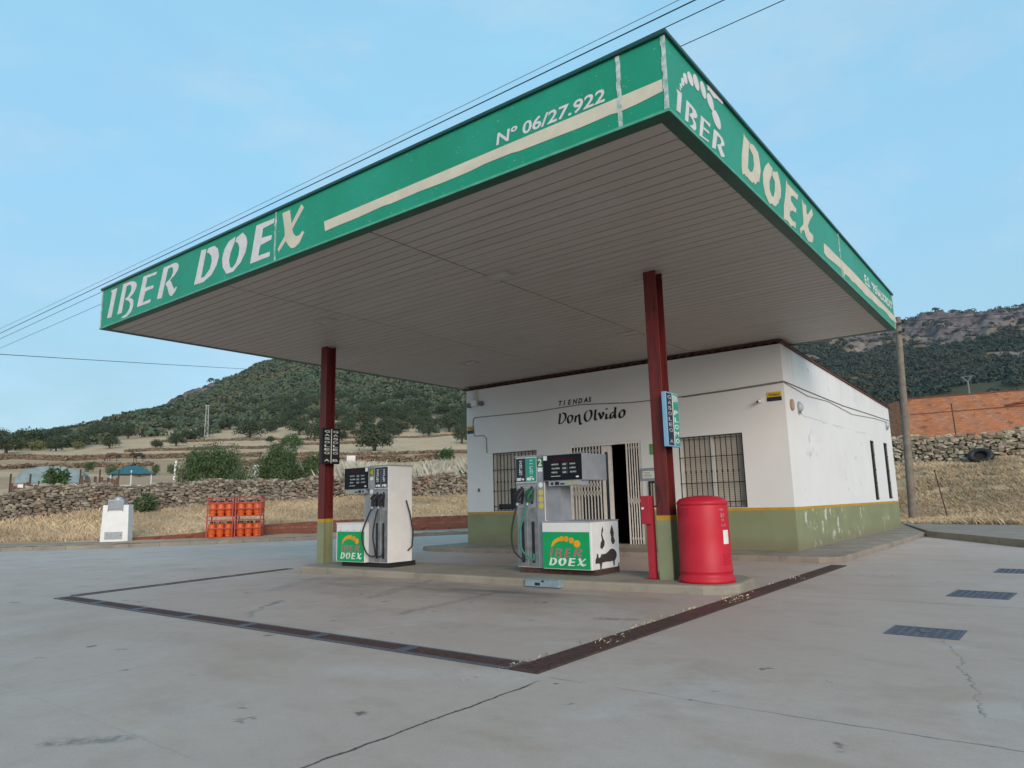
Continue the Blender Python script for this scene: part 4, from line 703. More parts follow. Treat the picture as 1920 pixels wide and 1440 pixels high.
b.build('conduit', m_cream_gate, t); MB().disc((.21, -.0005, .06), (1, 0, 0), (0, 0, 1), (0, -.07, 0), .07).build('spot_head', m_cable_gr, t); MB().disc((-.24, -.0005, .04), (1, 0, 0), (0, 0, 1), (0, -.09, 0), .07).build('spot_head', m_wood, t)
for y, z, r, lab, m in ((10.28, 3.17, .125, 'round rusty vent ring on the white side wall, nearest the corner', 'rust'), (10.82, 3.17, .125, 'round grey bulkhead lamp on the side wall beside the vent ring', 'lamp'), (20.95, 3.5, .13, 'round grey bulkhead lamp at the far end of the side wall', 'lamp')):
    t = thing('wall_lamp' if m == 'lamp' else 'wall_vent', lab, 'lamp' if m == 'lamp' else 'vent', (XR, y, z))
    MB().disc((.0005, 0, 0), (0, 1, 0), (0, 0, 1), (.03, 0, 0), r, 24).build('base_ring', m_galv if m == 'lamp' else M('rusty_vent_ring', (.42, .24, .15), (.3, .2, .15), .7, 20), t)
    if m == 'lamp':
        b = MB(); prof = [(r * .85 * math.cos(a), r * .55 * math.sin(a)) for a in [i * math.pi / 12 for i in range(7)]]
        n = 20; vs = [(.03 + h, q * math.cos(2 * math.pi * k_ / n), q * math.sin(2 * math.pi * k_ / n)) for q, h in prof for k_ in range(n)]
        b.add(vs, [(i * n + k_, i * n + (k_ + 1) % n, (i + 1) * n + (k_ + 1) % n, (i + 1) * n + k_) for i in range(6) for k_ in range(n)], True); b.build('globe', M('frosted_lamp_glass', (.45, .50, .52), rough=.25), t)
        b = MB(); b.box(.03, .06, -.10, -.04, -r - .03, -r + .02); b.build('bracket', m_cable_gr, t)
    else: MB().disc((.0306, 0, 0), (0, 1, 0), (0, 0, 1), (.004, 0, 0), r * .62, 20).build('mesh_disc', M('vent_disc', (.5, .33, .22), rough=.7), t)
t = thing('notice_plate', 'small green notice plate right of the shop door', 'sign', (-5.22, YB, 2.27)); MB().box(-.08, .16, -.006, -.0005, 0, .25).build('plate', m_signgreen, t)
b = MB()
for i in range(4): b.box(-.05, .12, -.0075, -.0065, .05 + i * .045, .062 + i * .045)
b.build('printed_lines', M('pale_green_print', (.35, .5, .25), rough=.6), t)
t = thing('notice_board', 'grey framed notice with a white sheet beside the shop door', 'notice', (-5.36, YB, 1.66)); MB().box(-.2, .24, -.012, -.0005, 0, .30).build('backing', M('grey_notice_frame', (.30, .32, .36), (.25, .27, .3), .5, 30), t)
MB().box(-.15, .17, -.0145, -.0125, .06, .23).build('paper_sheet', m_print, t); b = MB()
for i in range(4): b.box(-.12, random.uniform(.04, .13), -.0158, -.0148, .09 + i * .033, .10 + i * .033)
b.build('printed_lines', m_cable_gr, t)
t = thing('letter_box_grille', 'low black barred frame on the wall right of the shop door', 'grille', (-5.2, YB, 1.05)); b = MB()
for q in ((-.16, .3, .56, .60), (-.16, -.12, 0, .5595), (.26, .3, 0, .5595), (-.1195, .2595, 0, .03)): b.box(q[0], q[1], -.04, -.0005, q[2], q[3])
for i in range(5): b.box(-.07 + i * .075, -.055 + i * .075, -.03, -.015, .031, .559)
b.build('frame', m_black, t); MB().box(-.119, .259, -.008, -.0005, .031, .559).build('back_panel', m_blind, t)
t = thing('wall_socket', 'tiny grey socket on the white wall left of the barred window', 'socket', (-10.62, YB, 1.55)); MB().box(-.035, .035, -.02, -.0005, 0, .1).build('cover', m_cable_gr, t, bevel=.006)
MB().box(-.02, .02, -.025, -.0203, .03, .07).build('flap', m_black, t)
# ------------------------------------------------------------------ fuel pumps
def glyph_box(mb, keys, o, u, v, w_, h_, d, src='front'):
    src = GLYPH[src]; A = [p for k_ in keys for p in src[k_]]
    # undo the gentle slope of the traced lettering, then fit to w_ x h_
    x0 = min(p[0] for p in A); x1 = max(p[0] for p in A); z0 = min(p[1] for p in A); z1 = max(p[1] for p in A)
    for k_ in keys: mb.prism([((p[0] - x0) / (x1 - x0) * w_, (p[1] - z0) / (z1 - z0) * h_) for p in src[k_]], o, u, v, d)
def make_pump(name, label, x0, y0, mirror, tw, cw, hw, texts, cols, rusty, num, hoses, faded):
    """tower tw wide with the hose panels, a low cabinet cw wide and a display head hw wide beside it; local x runs from the tower's outer side"""
    t = thing(name, label, 'fuel pump', (x0, y0, .1125), 0, 'fuel pumps on the island')
    sx = -1 if mirror else 1
    def X(a, b_): return (a, b_) if sx > 0 else (-b_, -a)
    def bx(mb, a, b_, y0, y1, z0, z1): q = X(a, b_); return mb.box(q[0], q[1], y0, y1, z0, z1)
    Bd = lambda mb, n, m, p=t, bevel=0: mb.build(n, m, p, bevel=bevel)
    Bd(bx(MB(), .03, tw + cw - .02, .04, .74, 0, .085), 'plinth', m_rust if rusty else m_black)
    dep, zt = .62, 1.835
    tw_ = bx(MB(), .001, tw, .02, dep, .086, zt)
    tower = Bd(tw_, 'cabinet_tower', m_whitep, bevel=.006)
    Bd(bx(MB(), tw + .0002, tw + .004, .03, dep - .01, .815, zt - .01), 'inner_side_panel', m_grey_lt, tower)
    Bd(bx(MB(), -.012, tw + .006, .005, dep + .012, zt + .0005, zt + .022), 'tower_cap', m_grey, tower)
    st = .13; pw = (tw - st - .03) / 2
    pan = MB(); bx(pan, .012, .012 + 2 * pw, .008, .0195, .10, 1.41); Bd(pan, 'hose_panel', m_steel, tower)
    s = MB(); bx(s, tw - st, tw - .004, .004, .0195, .10, zt - .004); strip_ = Bd(s, 'number_strip', m_grey_lt, tower)
    # dark slots: holster recess on top, hose slot below
    sl = MB(); hs = MB()
    for i in range(2):
        a = .012 + i * pw; bx(hs, a + .02, a + pw - .02, .0045, .0078, 1.02, 1.385); bx(sl, a + pw * .42, a + pw * .42 + .055, .0042, .0079 - .001, .16, .80); bx(sl, a + pw * .42, a + pw * .42 + .045, .003, .0044, 1.08, 1.36)
    Bd(hs, 'holster_plate', m_grey, tower); Bd(sl, 'hose_slot', m_black, tower)
    dv = MB(); bx(dv, .012 + pw - .003, .012 + pw + .003, .002, .0078, .10, zt - .02); bx(dv, .0125, .012 + 2 * pw - .0005, .002, .0079, 1.412, 1.422); Bd(dv, 'panel_joint', m_galv, tower)
    for i in range(2):
        a = .012 + i * pw
        fp = Bd(bx(MB(), a + .008, a + pw - .008, .002, .0195, 1.44, zt - .02), 'fuel_name_panel', cols[i], tower)
        b = MB(); cx = a + pw / 2 + (.01 if texts[i][0] == 'S' else 0); word = texts[i]; n = len(word); zz = zt - .045; dz = (zt - .045 - 1.475) / n; hgt = dz * .74
        for ch in word:
            zz -= dz
            if ch != ' ': put_text(b, ch, (sx * cx, .0012, zz + hgt / 2), (1, 0, 0), (0, 0, 1), w=None if ch in 'I1' else .062, h=hgt, bold=.02, center=True)
        Bd(b, 'lettering', m_print, fp)
        b = MB(); b.disc((sx * (a + pw * .72), .0013, 1.475), (1, 0, 0), (0, 0, 1), (0, -.0008, 0), .019, 14); bx(b, a + .02, a + pw * .5, .0005, .0013, 1.455, 1.50); Bd(b, 'sticker', m_print, fp)
    # number, stickers and small fittings on the strip
    cs = sx * (tw - st / 2)
    nb_ = Bd(bx(MB(), tw - st + .006, tw - .008, .0015, .0038, zt - .175, zt - .03), 'number_plate', M('number_plate_green', (.03, .16, .06) if num == '2' else (.06, .22, .05), rough=.5), strip_)
    b = MB(); put_text(b, num, (cs, .0009, zt - .103), (1, 0, 0), (0, 0, 1), h=.115, bold=.03, center=True); Bd(b, 'number', m_print if num == '2' else m_signy, nb_)
    b = MB(); bx(b, tw - st + .02, tw - .02, .002, .0038, zt - .25, zt - .19)
    b.disc((cs, .0037, zt - .46), (1, 0, 0), (0, 0, 1), (0, -.0015, 0), .042, 18); Bd(b, 'sticker', m_print, strip_)
    b = MB()
    for i in range(3 if num == '2' else 1): b.disc((cs, .0037, zt - .58 - .105 * i), (1, 0, 0), (0, 0, 1), (0, -.0015, 0), .048, 18)
    Bd(b, 'yellow_sticker', M('yellow_round_sticker', (.62, .48, .10), rough=.5), strip_)
    b = MB(); bx(b, tw - st + .03, tw - .04, .002, .0038, zt - .36, zt - .27); bx(b, tw - st + .04, tw - .03, .002, .0038, .72, .84); bx(b, tw - st + .04, tw - .03, .002, .0038, .14, .26); Bd(b, 'vent_cover', m_grey, strip_)
    # neck, display head
    Bd(bx(MB(), tw + .0045, tw + .24, .10, .40, .80, 1.42), 'neck', m_grey_lt)
    z0, z1 = 1.425, zt + .005
    head = Bd(bx(MB(), tw + .0045, tw + hw, -.01, .72, z0, z1), 'display_head', m_grey_lt, bevel=.008)
    scr = Bd(bx(MB(), tw + .012, tw + hw - .008, -.018, -.0102, z0 + .012, z1 - .01), 'display_screen', m_screen, head)
    xa, xb = sorted((sx * (tw + .02), sx * (tw + hw - .02))); wd = xb - xa
    b = MB(); b.box(xa + wd * .22, xa + wd * .84, -.0195, -.0182, z1 - .115, z1 - .055); Bd(b, 'red_band', m_redlcd, scr)
    b = MB()
    for r_ in range(3): b.box(xa + wd * .50, xa + wd * .66, -.0195, -.0182, z1 - .18 - r_ * .062, z1 - .135 - r_ * .062)
    Bd(b, 'digit_window', m_screen2, scr)
    b = MB()
    for r_, (l1, l2) in enumerate((('IMPORTE', 'EUROS'), ('VOLUMEN', 'LITROS'), ('PRECIO', '€/LITRO'))):
        z = z1 - .170 - r_ * .062; put_text(b, l1, (xa + wd * .22, -.0192, z), (1, 0, 0), (0, 0, 1), h=.024, bold=.01); put_text(b, l2, (xa + wd * .71, -.0192, z), (1, 0, 0), (0, 0, 1), h=.024, bold=.01)
        put_text(b, '0.00', (xa + wd * .52, -.0199, z - .004), (1, 0, 0), (0, 0, 1), h=.026, bold=.01)
    b.box(xa + wd * .2, xa + wd * .45, -.0195, -.0182, z1 - .345, z1 - .338); b.disc((xa + wd * .9, -.0182, z0 + .055), (1, 0, 0), (0, 0, .45), (0, -.002, 0), .03, 14); Bd(b, 'lettering', m_print, scr)
    b = MB(); q = xa + .0 if sx > 0 else xb - .07; b.box(q, q + .07, -.0205, -.0182, z1 - .085, z1 - .015); Bd(b, 'sticker', m_print, scr)
    b = MB(); bx(b, tw + .10, tw + hw - .04, -.005, .22, z0 - .075, z0 - .0005); kp = Bd(b, 'keypad', m_galv, head)
    b = MB(); bx(b, tw + .14, tw + .19, -.007, -.0052, z0 - .06, z0 - .02); bx(b, tw + .22, tw + .30, -.007, -.0052, z0 - .065, z0 - .012); bx(b, tw + .32, tw + .40, -.007, -.0052, z0 - .06, z0 - .035); Bd(b, 'keys', m_black, kp)
    b = MB(); bx(b, tw + .42, tw + hw - .06, -.007, -.0052, z0 - .066, z0 - .012); Bd(b, 'label_strip', M('worn_label_strip', (.42, .38, .22), (.28, .3, .2), .5, 40), kp)
    # low cabinet with the logo panel
    ct = .79; cab = Bd(bx(MB(), tw + .002, tw + cw, -.09, .73, .086, ct), 'low_cabinet', m_whitep, bevel=.012)
    Bd(bx(MB(), tw - .002, tw + cw + .006, -.096, .735, ct + .0005, ct + .018), 'cabinet_lid', m_whitep if not rusty else m_galv, cab)
    pn = Bd(bx(MB(), tw + .012, tw + cw - .035, -.0945, -.0903, .10, ct - .145), 'logo_panel', m_pgreen, cab)
    pa, pb = sorted((sx * (tw + .012), sx * (tw + cw - .035))); pw2 = pb - pa; ph = ct - .245; pz = .10; yy = -.0947
    b = MB(); rr = [(.20, .60, .016, .022), (.215, .645, .024, .034), (.24, .695, .036, .045), (.285, .75, .045, .055), (.345, .79, .05, .056), (.42, .815, .056, .07), (.515, .81, .058, .08), (.625, .77, .062, .084), (.74, .68, .078, .102)]
    for i, (qx, qz, ra, rb) in enumerate(rr):
        cx = pa + pw2 * qx; cz = pz + ph * qz
        b.prism([(pw2 * ra * .86 * math.cos(k_ * math.pi / 9), ph * rb * math.sin(k_ * math.pi / 9)) for k_ in range(18)], (cx, yy, cz), (1, 0, 0), (0, 0, 1), (0, -.0008 - .0004 * i, 0))
    Bd(b, 'caterpillar_emblem', m_orange, pn)
    b = MB(); xx = pa + pw2 * .15
    for key, wq in (('I', .075), ('B', .165), ('E', .16), ('R', .19)): glyph_box(b, (key,), (xx, yy, pz + ph * (.32 if key != 'B' else .285)), (1, 0, 0), (0, 0, 1), pw2 * wq, ph * (.225 if key != 'B' else .26), (0, -.0012, 0)); xx += pw2 * (wq + .035)
    Bd(b, 'lettering', m_pink, pn)
    b = MB(); xx = pa + pw2 * .13
    for key, wq in (('D', .175), ('O', .175), ('E2', .165), ('X', .19)): glyph_box(b, (key,), (xx, yy, pz + ph * .08), (1, 0, 0), (0, 0, 1), pw2 * wq, ph * .215, (0, -.0012, 0)); xx += pw2 * (wq + .028)
    Bd(b, 'lettering', m_print, pn)
    if rusty:
        xs = tw + cw + .0005; q = MB()
        def blot(pts): q.prism([(.42 + (a - .42) * 1.18, .36 + (b_ - .36) * 1.12) for a, b_ in pts], (xs, -.09, 0), (0, 1, 0), (0, 0, 1), (.0012, 0, 0))
        blot([(.32, .64), (.345, .68), (.36, .63), (.33, .575), (.35, .52), (.385, .47), (.37, .42), (.31, .375), (.265, .40), (.28, .46), (.315, .50), (.30, .56)])
        blot([(.55, .64), (.58, .69), (.61, .64), (.63, .58), (.62, .52), (.65, .47), (.62, .43), (.575, .43), (.545, .48), (.555, .53), (.53, .59)])
        blot([(.13, .195), (.14, .25), (.165, .28), (.18, .33), (.205, .32), (.22, .265), (.26, .275), (.29, .315), (.335, .31), (.40, .315), (.46, .335), (.52, .365), (.58, .37), (.64, .345), (.675, .31), (.68, .265), (.65, .225), (.62, .205), (.615, .14), (.585, .14), (.575, .205), (.49, .20), (.40, .205), (.30, .20), (.275, .12), (.245, .12), (.24, .19), (.19, .20)])
        blot([(.24, .74), (.27, .745), (.27, .755), (.24, .752)]); blot([(.70, .09), (.73, .11), (.74, .17), (.71, .16)])
        Bd(q, 'rust_patch', M('rust_bare_patch', (.055, .036, .032), (.035, .026, .025), .8, 30), cab)
    else:
        b = MB()
        for i in range(4): b.disc((pa + pw2 * (.12 + .25 * i), -.0902, ct - .125), (1, 0, 0), (0, 0, 1), (0, -.004, 0), .008, 8)
        Bd(b, 'screw', m_black, cab)
    # nozzles with their hoses
    for i, (hm, side) in enumerate(hoses):
        a = .012 + i * pw; cx = sx * (a + pw * .42 + .028)
        nz = MB(); nz.tube([(cx + .05, -.015, 1.33), (cx + .02, -.05, 1.27), (cx - .02, -.075, 1.20), (cx - .03, -.085, 1.10)], [.016, .030, .034, .022], 8)
        nz.bar((cx + .045, -.03, 1.30), (cx + .045, -.06, 1.12), .018, .05); nz.bar((cx + .045, -.06, 1.12), (cx - .02, -.085, 1.12), .014, .03); nz.bar((cx + .02, -.06, 1.31), (cx - .075, -.07, 1.235), .05, .05)
        no = Bd(nz, 'nozzle', m_black if hm is not m_tealhose else M('dark_green_nozzle', (.02, .09, .05), rough=.45))
        Bd(MB().tube([(cx - .03, -.0852, 1.099), (cx - .035, -.088, 1.06)], .022, 8), 'swivel', m_galv, no)
        pts = [Vector((cx - .036, -.089, 1.058)), Vector((cx - .045 + side * .3, -.13, .92)), Vector((cx - .05 + side, -.17, .60)), Vector((cx - .03 + side * .8, -.15, .35)), Vector((cx + .06 * sx * 1 + side * .2, -.10, .22)), Vector((cx + .02 * sx, -.02, .21)), Vector((cx, .003, .30))]
        Q = []
        for j in range(len(pts) - 1):
            p0, p1, p2, p3 = pts[max(j - 1, 0)], pts[j], pts[j + 1], pts[min(j + 2, len(pts) - 1)]
            for u_ in np.linspace(0, 1, 7)[:-1]: Q.append(.5 * ((2 * p1) + (p2 - p0) * u_ + (2 * p0 - 5 * p1 + 4 * p2 - p3) * u_ ** 2 + (3 * p1 - p0 - 3 * p2 + p3) * u_ ** 3))
        Q.append(pts[-1]); Bd(MB().tube(Q, .0145, 8), 'hose', hm, no)
    return t
make_pump('fuel_pump', 'grey fuel pump number 2 with a teal hose and rust-patched white cabinet', -4.755, 3.87, False, .565, .90, .74, ('GASOLEO A', 'SIN PLOMO 95'), (m_navy, m_teal), True, '2', ((m_rubber, -.05), (m_tealhose, -.09)), True)
p4 = make_pump('fuel_pump', 'grey fuel pump number 4 with two black hoses and plain white side', -7.44, 3.52, True, .505, .82, .70, ('GASOLEO B', 'GASOLEO A'), (m_navy, m_navy), False, '4', ((m_rubber, -.03), (m_rubber, -.16)), False)
b = MB(); b.tube([(.02, .45, 1.2), (.07, .50, .95), (.10, .55, .6), (.07, .55, .35), (.012, .5, .28)], .014, 8); b.build('rear_hose', m_rubber, p4)
# ------------------------------------------------------------------ things on and by the island
t = thing('drum_bin', 'tall round red plastic drum with a domed lid beside the right column', 'bin', (-1.60, 3.93, .1125))
body = MB(); prof = [(0, 0), (.372, 0), (.375, .03), (.372, .05), (.352, .075), (.345, .10), (.345, .13), (.352, .14), (.352, .16), (.343, .17), (.340, .6), (.336, 1.0), (.333, 1.01)]
body.lathe(prof, (0, 0, 0), 56); dr = body.build('drum', m_red, t)
lid = MB(); lid.lathe([(.333, 1.012), (.340, 1.018), (.340, 1.05), (.334, 1.06), (.30, 1.095), (.20, 1.125), (.08, 1.138), (0, 1.14)], (0, 0, 0), 56); lid.build('lid', m_red, t)
cam_a = math.atan2(CAM.y - 3.93, CAM.x + 1.60)
def on_drum(mb, a0, a1, z0, z1, r=.3425, th=.003, n=8):
    vs = []
    for i in range(n + 1):
        a = a0 + (a1 - a0) * i / n
        for rr, z in ((r, z0), (r, z1), (r + th, z0), (r + th, z1)): vs.append((rr * math.cos(a), rr * math.sin(a), z))
    fs = []
    for i in range(n): k_ = 4 * i; fs += [(k_ + 2, k_ + 6, k_ + 7, k_ + 3), (k_ + 1, k_ + 3, k_ + 7, k_ + 5), (k_, k_ + 4, k_ + 6, k_ + 2)]
    fs += [(0, 2, 3, 1), (4 * n, 4 * n + 1, 4 * n + 3, 4 * n + 2)]; mb.add(vs, fs)
b = MB()
for i in range(4): on_drum(b, cam_a - 1.15, cam_a - .55, .86 + i * .035, .874 + i * .035, .338, .008)
for i in range(5): on_drum(b, cam_a + .75, cam_a + 1.25, .24 + i * .032, .252 + i * .032, .342, .008)
b.build('moulded_ribs', m_red, dr)
b = MB(); on_drum(b, cam_a + .80, cam_a + 1.12, .50, .68, .3415, .002); b.build('paper_label', m_print, dr)
b = MB()
for i, (a0, a1, z0, z1) in enumerate(((.66, .92, .93, .965), (.70, .95, .84, .91), (.72, .92, .79, .83), (.74, 1.0, .72, .77))):
    n = 7
    for j in range(n):
        aa = a0 + (a1 - a0) * j / n
        if random.random() < .8: on_drum(b, cam_a + aa, cam_a + aa + (a1 - a0) / n * .6, z0 + random.uniform(0, .012), z1 - random.uniform(0, .012), .3415, .0018, 2)
b.build('worn_lettering', m_label, dr)
t = thing('service_post', 'slim red steel post with a small box on its left, left of the right column', 'post', (-2.36, 3.88, .1125))
MB().box(-.048, .048, -.05, .05, .009, 1.15).build('post', m_redpost, t, bevel=.006); MB().box(-.12, .09, -.09, .09, 0, .008).build('base_plate', m_redpost, t)
MB().box(-.095, .045, -.10, -.0505, .76, 1.155).build('control_box', m_redpost, t, bevel=.006); MB().tube([(-.06, -.1005, .98), (-.06, -.115, .98)], .018, 10).build('knob', m_print, t)
# vertical fuel signs on the columns, facing the right
def column_sign(x, y0, y1, z0, z1, words, mats, frame_m, txt_m, label, div_m):
    t = thing('fuel_sign', label, 'sign', (x, (y0 + y1) / 2, z0), 0, 'fuel signs on the columns'); Q = lambda mb, n, m, p=t, bevel=0: mb.build(n, m, p, world=True, bevel=bevel)
    th = .065; Q(MB().box(x - th, x, y0, y1, z0, z1), 'sign_box', frame_m, t, .006); e = .02; ym = (y0 + y1) / 2 + .0
    for i, (a, c) in enumerate(((y0 + e, ym - .012), (ym + .012, y1 - e))):
        p_ = Q(MB().box(x + .0005, x + .006, a, c, z0 + e, z1 - e), 'fuel_name_panel', mats[i])
        b = MB(); wd = words[i]; n = len(wd); dz = (z1 - z0 - 2 * e - .03) / n; z = z1 - e - .015
        for ch in wd:
            z -= dz
            if ch in '12':   # the squeezed pair at the head of the word
                put_text(b, 'SIN', (x + .0066, (a + c) / 2, z + dz * .5), (0, 1, 0), (0, 0, 1), w=(c - a) * .86, h=dz * .98, bold=.02, center=True)
            elif ch != ' ': put_text(b, ch, (x + .0066, (a + c) / 2, z + dz * .5), (0, 1, 0), (0, 0, 1), w=(c - a) * .70, h=dz * .66, bold=.02, center=True)
        Q(b, 'lettering', txt_m[i], p_)
    Q(MB().box(x + .0005, x + .007, ym - .0115, ym + .0115, z0 + e, z1 - e), 'divider', div_m)
m_txt_pale = M('faded_sign_text', (.42, .38, .40), rough=.5)
column_sign(-9.40, 3.54, 3.98, 2.09, 2.82, ('GASOLEO A', 'GASOLEO B'), (m_black, m_black), m_black, (m_print, m_print), 'black vertical fuel sign reading GASOLEO A and GASOLEO B on the left column', m_print)
column_sign(-1.93, 3.70, 4.10, 1.94, 2.715, ('GASOLEO A', '1 PLOMO'), (m_navy, m_teal), m_skylit_frame, (m_txt_pale, m_print), 'skylight-blue framed navy and teal fuel sign reading SIN PLOMO on the right column', m_print)
t = thing('service_box', 'small blue-grey metal box set into the island edge below pump 2', 'utility box', (-3.76, 3.15, 0))
MB().box(-.30, .30, -.02, .10, .012, .118).build('box', m_bluegrey, t, bevel=.004); MB().box(-.12, -.03, -.0235, -.0205, .03, .07).build('vent_slot', m_black, t); MB().box(.0, .04, -.026, -.0205, .08, .105).build('latch', m_black, t)
MB().box(-.30, .30, -.03, .10, .1185, .124).build('lid', m_bluegrey, t)
# ------------------------------------------------------------------ gas cylinder cage and meter cabinet by the kerb
RZ = R(48)
ct = thing('cylinder_cage', 'faded red double cage full of orange gas cylinders on the far pavement', 'cage', (-24.16, 10.52, .12), RZ)
CW, CD, CH = 2.04, .80, 1.62
r_ = .045
for x in (-CW / 2, -.05, .05, CW / 2):
    for y in (0, CD): MB().box(x - r_ / 2, x + r_ / 2, y - r_ / 2, y + r_ / 2, 0, CH).build('upright_post', m_cage, ct)
b = MB()
for y in (0, CD):
    for z in (.03, .38, .74 if False else .70, .86, 1.15, 1.40, CH - .02):
        for xa, xb in ((-CW / 2, -.05), (.05, CW / 2)): b.bar((xa + .023, y, z), (xb - .023, y, z), .03, .034)
for x in (-CW / 2, -.05, .05, CW / 2):
    for z in (.03, .38, .70, .86, 1.15, 1.40, CH - .02): b.bar((x, .023, z), (x, CD - .023, z), .028, .03)
b.build('rails', m_cage, ct)
for z in (.03, .86):
    for xa, xb in ((-CW / 2 + .03, -.08), (.08, CW / 2 - .03)): MB().box(xa, xb, .03, CD - .03, z + .018, z + .024).build('shelf_sheet', m_cage, ct)
b = MB()
for x in (-CW / 2, CW / 2):
    for i in range(4): b.bar((x, .1 + i * .18, CH - .3), (x, .1 + i * .18, CH - .04), .014)
b.build('side_bars', m_cage, ct)
cyl0 = None; names_ = ['left', 'middle', 'right']
def cyl_mesh():
    t = thing('gas_cylinder', 'orange gas cylinder', 'gas cylinder', (0, 0, 0), 0, 'orange gas cylinders in the cage')
    q = MB(); q.lathe([(.12, 0), (.125, .005), (.125, .05), (.115, .055), (.145, .085), (.152, .12), (.152, .26), (.156, .265), (.156, .285), (.152, .29), (.152, .42), (.142, .47), (.11, .505), (.05, .525), (0, .528)], (0, 0, 0), 28); q.build('body', m_orangecyl, t)
    q = MB(); q.tube([(0, 0, .5285), (0, 0, .585)], .02, 8); q.tube([(-.045, 0, .56), (.045, 0, .56)], .011, 6); q.build('valve', m_rust, t)
    q = MB()
    for k_ in range(3): a = k_ * 2.1; q.bar((.095 * math.cos(a), .095 * math.sin(a), .505), (.09 * math.cos(a), .09 * math.sin(a), .60), .022)
    q.lathe([(.085, .585), (.10, .585), (.10, .60), (.085, .60)], (0, 0, 0), 20); q.build('collar', m_rust, t); return t
cyl0 = cyl_mesh(); first = True; cr_, sr_ = math.cos(RZ), math.sin(RZ)
for lev, z in enumerate((.055, .885)):
    for half, xc in enumerate((-.545, .545)):
        for row in range(2):
            for k_ in range(3):
                o = cyl0 if first else copy_tree(cyl0); first = False
                lx, ly = xc + (k_ - 1) * .315 + (.02 if row else 0), .20 + row * .36
                o.location = (-24.16 + lx * cr_ - ly * sr_, 10.52 + lx * sr_ + ly * cr_, .12 + z); o.rotation_euler = (0, 0, random.uniform(0, 6))
                o['label'] = 'orange gas cylinder, %s one in the %s row, %s shelf of the %s cage half' % (names_[k_], 'back' if row else 'front', 'upper' if lev else 'lower', 'right' if half else 'left')
t = thing('meter_cabinet', 'white rendered meter cabinet with a grey metal hood, standing at the far kerb', 'utility cabinet', (-26.81, 7.11, .12), RZ)
b = MB(); b.prism([(-.50, 0), (.50, 0), (.46, 1.40), (-.46, 1.40)], (0, 0, 0), (1, 0, 0), (0, 0, 1), (0, .55, 0)); b.build('body', m_whitep, t, bevel=.015)
MB().box(-.34, .30, -.012, -.0005, .09, .38).build('vent_door', m_galv, t); b = MB()
for i in range(6): b.box(-.31, .27, -.016, -.0125, .115 + i * .042, .13 + i * .042)
b.build('vent_slats', m_grey_lt, t); MB().box(.22, .25, -.02, -.0165, .22, .26).build('door_lock', m_black, t)
b = MB(); b.box(-.29, .29, -.03, .42, 1.4005, 1.60); hd = b.build('metal_hood', m_galv, t, bevel=.01); MB().box(-.25, .25, -.05, -.0305, 1.24, 1.57).build('hood_door', m_grey_lt, hd)
b = MB()
for q in ((-.27, -.25), (.25, .27)): b.box(q[0], q[1], -.056, -.03, 1.16, 1.58)
b.box(-.2495, .2495, -.056, -.0505, 1.205, 1.225); b.build('hood_bracket', m_grey, hd)
b = MB(); b.lathe([(.16, 1.60), (.155, 1.66), (.12, 1.70), (.05, 1.72), (0, 1.722)], (.02, .2, .0005), 24); b.build('cap', m_galv, hd)
# ------------------------------------------------------------------ country behind: terrain
rng = np.random.default_rng(7)
AZ_, TT_, LD = np.array(AZ), np.array(TT), np.log(np.array(DN))
QP = np.array([(-60, -60), (60, -60), (60, 14), (14, 16), (4, 20), (1, 22.5), (-2.4, 24), (-14.5, 25.5), (-15.5, 22), (-17.48, 16.9), (-18.37, 15), (-20.75, 12.1), (-22.97, 8.1), (-24.5, 5.6), (-26.87, 3.44), (-44, -8), (-60, -18)], float)
def outdist(X, Y):
    """signed distance to the paved area, positive outside"""
    P = np.stack([X, Y], -1)[..., None, :]; A = QP; B = np.roll(QP, -1, 0); d = B - A
    t = np.clip(((P - A) * d).sum(-1) / (d * d).sum(-1), 0, 1); dist = np.sqrt((((A + t[..., None] * d) - P) ** 2).sum(-1)).min(-1)
    ins = np.zeros(X.shape, bool)
    for a, b in zip(A, B):
        c = ((a[1] > Y) != (b[1] > Y)) & (X < (b[0] - a[0]) * (Y - a[1]) / (b[1] - a[1] + 1e-12) + a[0]); ins ^= c
    return np.where(ins, -dist, dist)
def sstep(x, a, b): t = np.clip((x - a) / (b - a), 0, 1); return t * t * (3 - 2 * t)
_g = rng.random((64, 64))
def vnoise(x, y):
    x, y = np.mod(x, 64), np.mod(y, 64); i, j = np.floor(x).astype(int), np.floor(y).astype(int); fx, fy = x - i, y - j; fx = fx * fx * (3 - 2 * fx); fy = fy * fy * (3 - 2 * fy)
    a, b, c, d = _g[i % 64, j % 64], _g[(i + 1) % 64, j % 64], _g[i % 64, (j + 1) % 64], _g[(i + 1) % 64, (j + 1) % 64]
    return (a * (1 - fx) + b * fx) * (1 - fy) + (c * (1 - fx) + d * fx) * fy - .5
def fbm(x, y, n=4): return sum(vnoise(x * 2 ** k + 7 * k, y * 2 ** k + 3 * k) * .5 ** k for k in range(n))
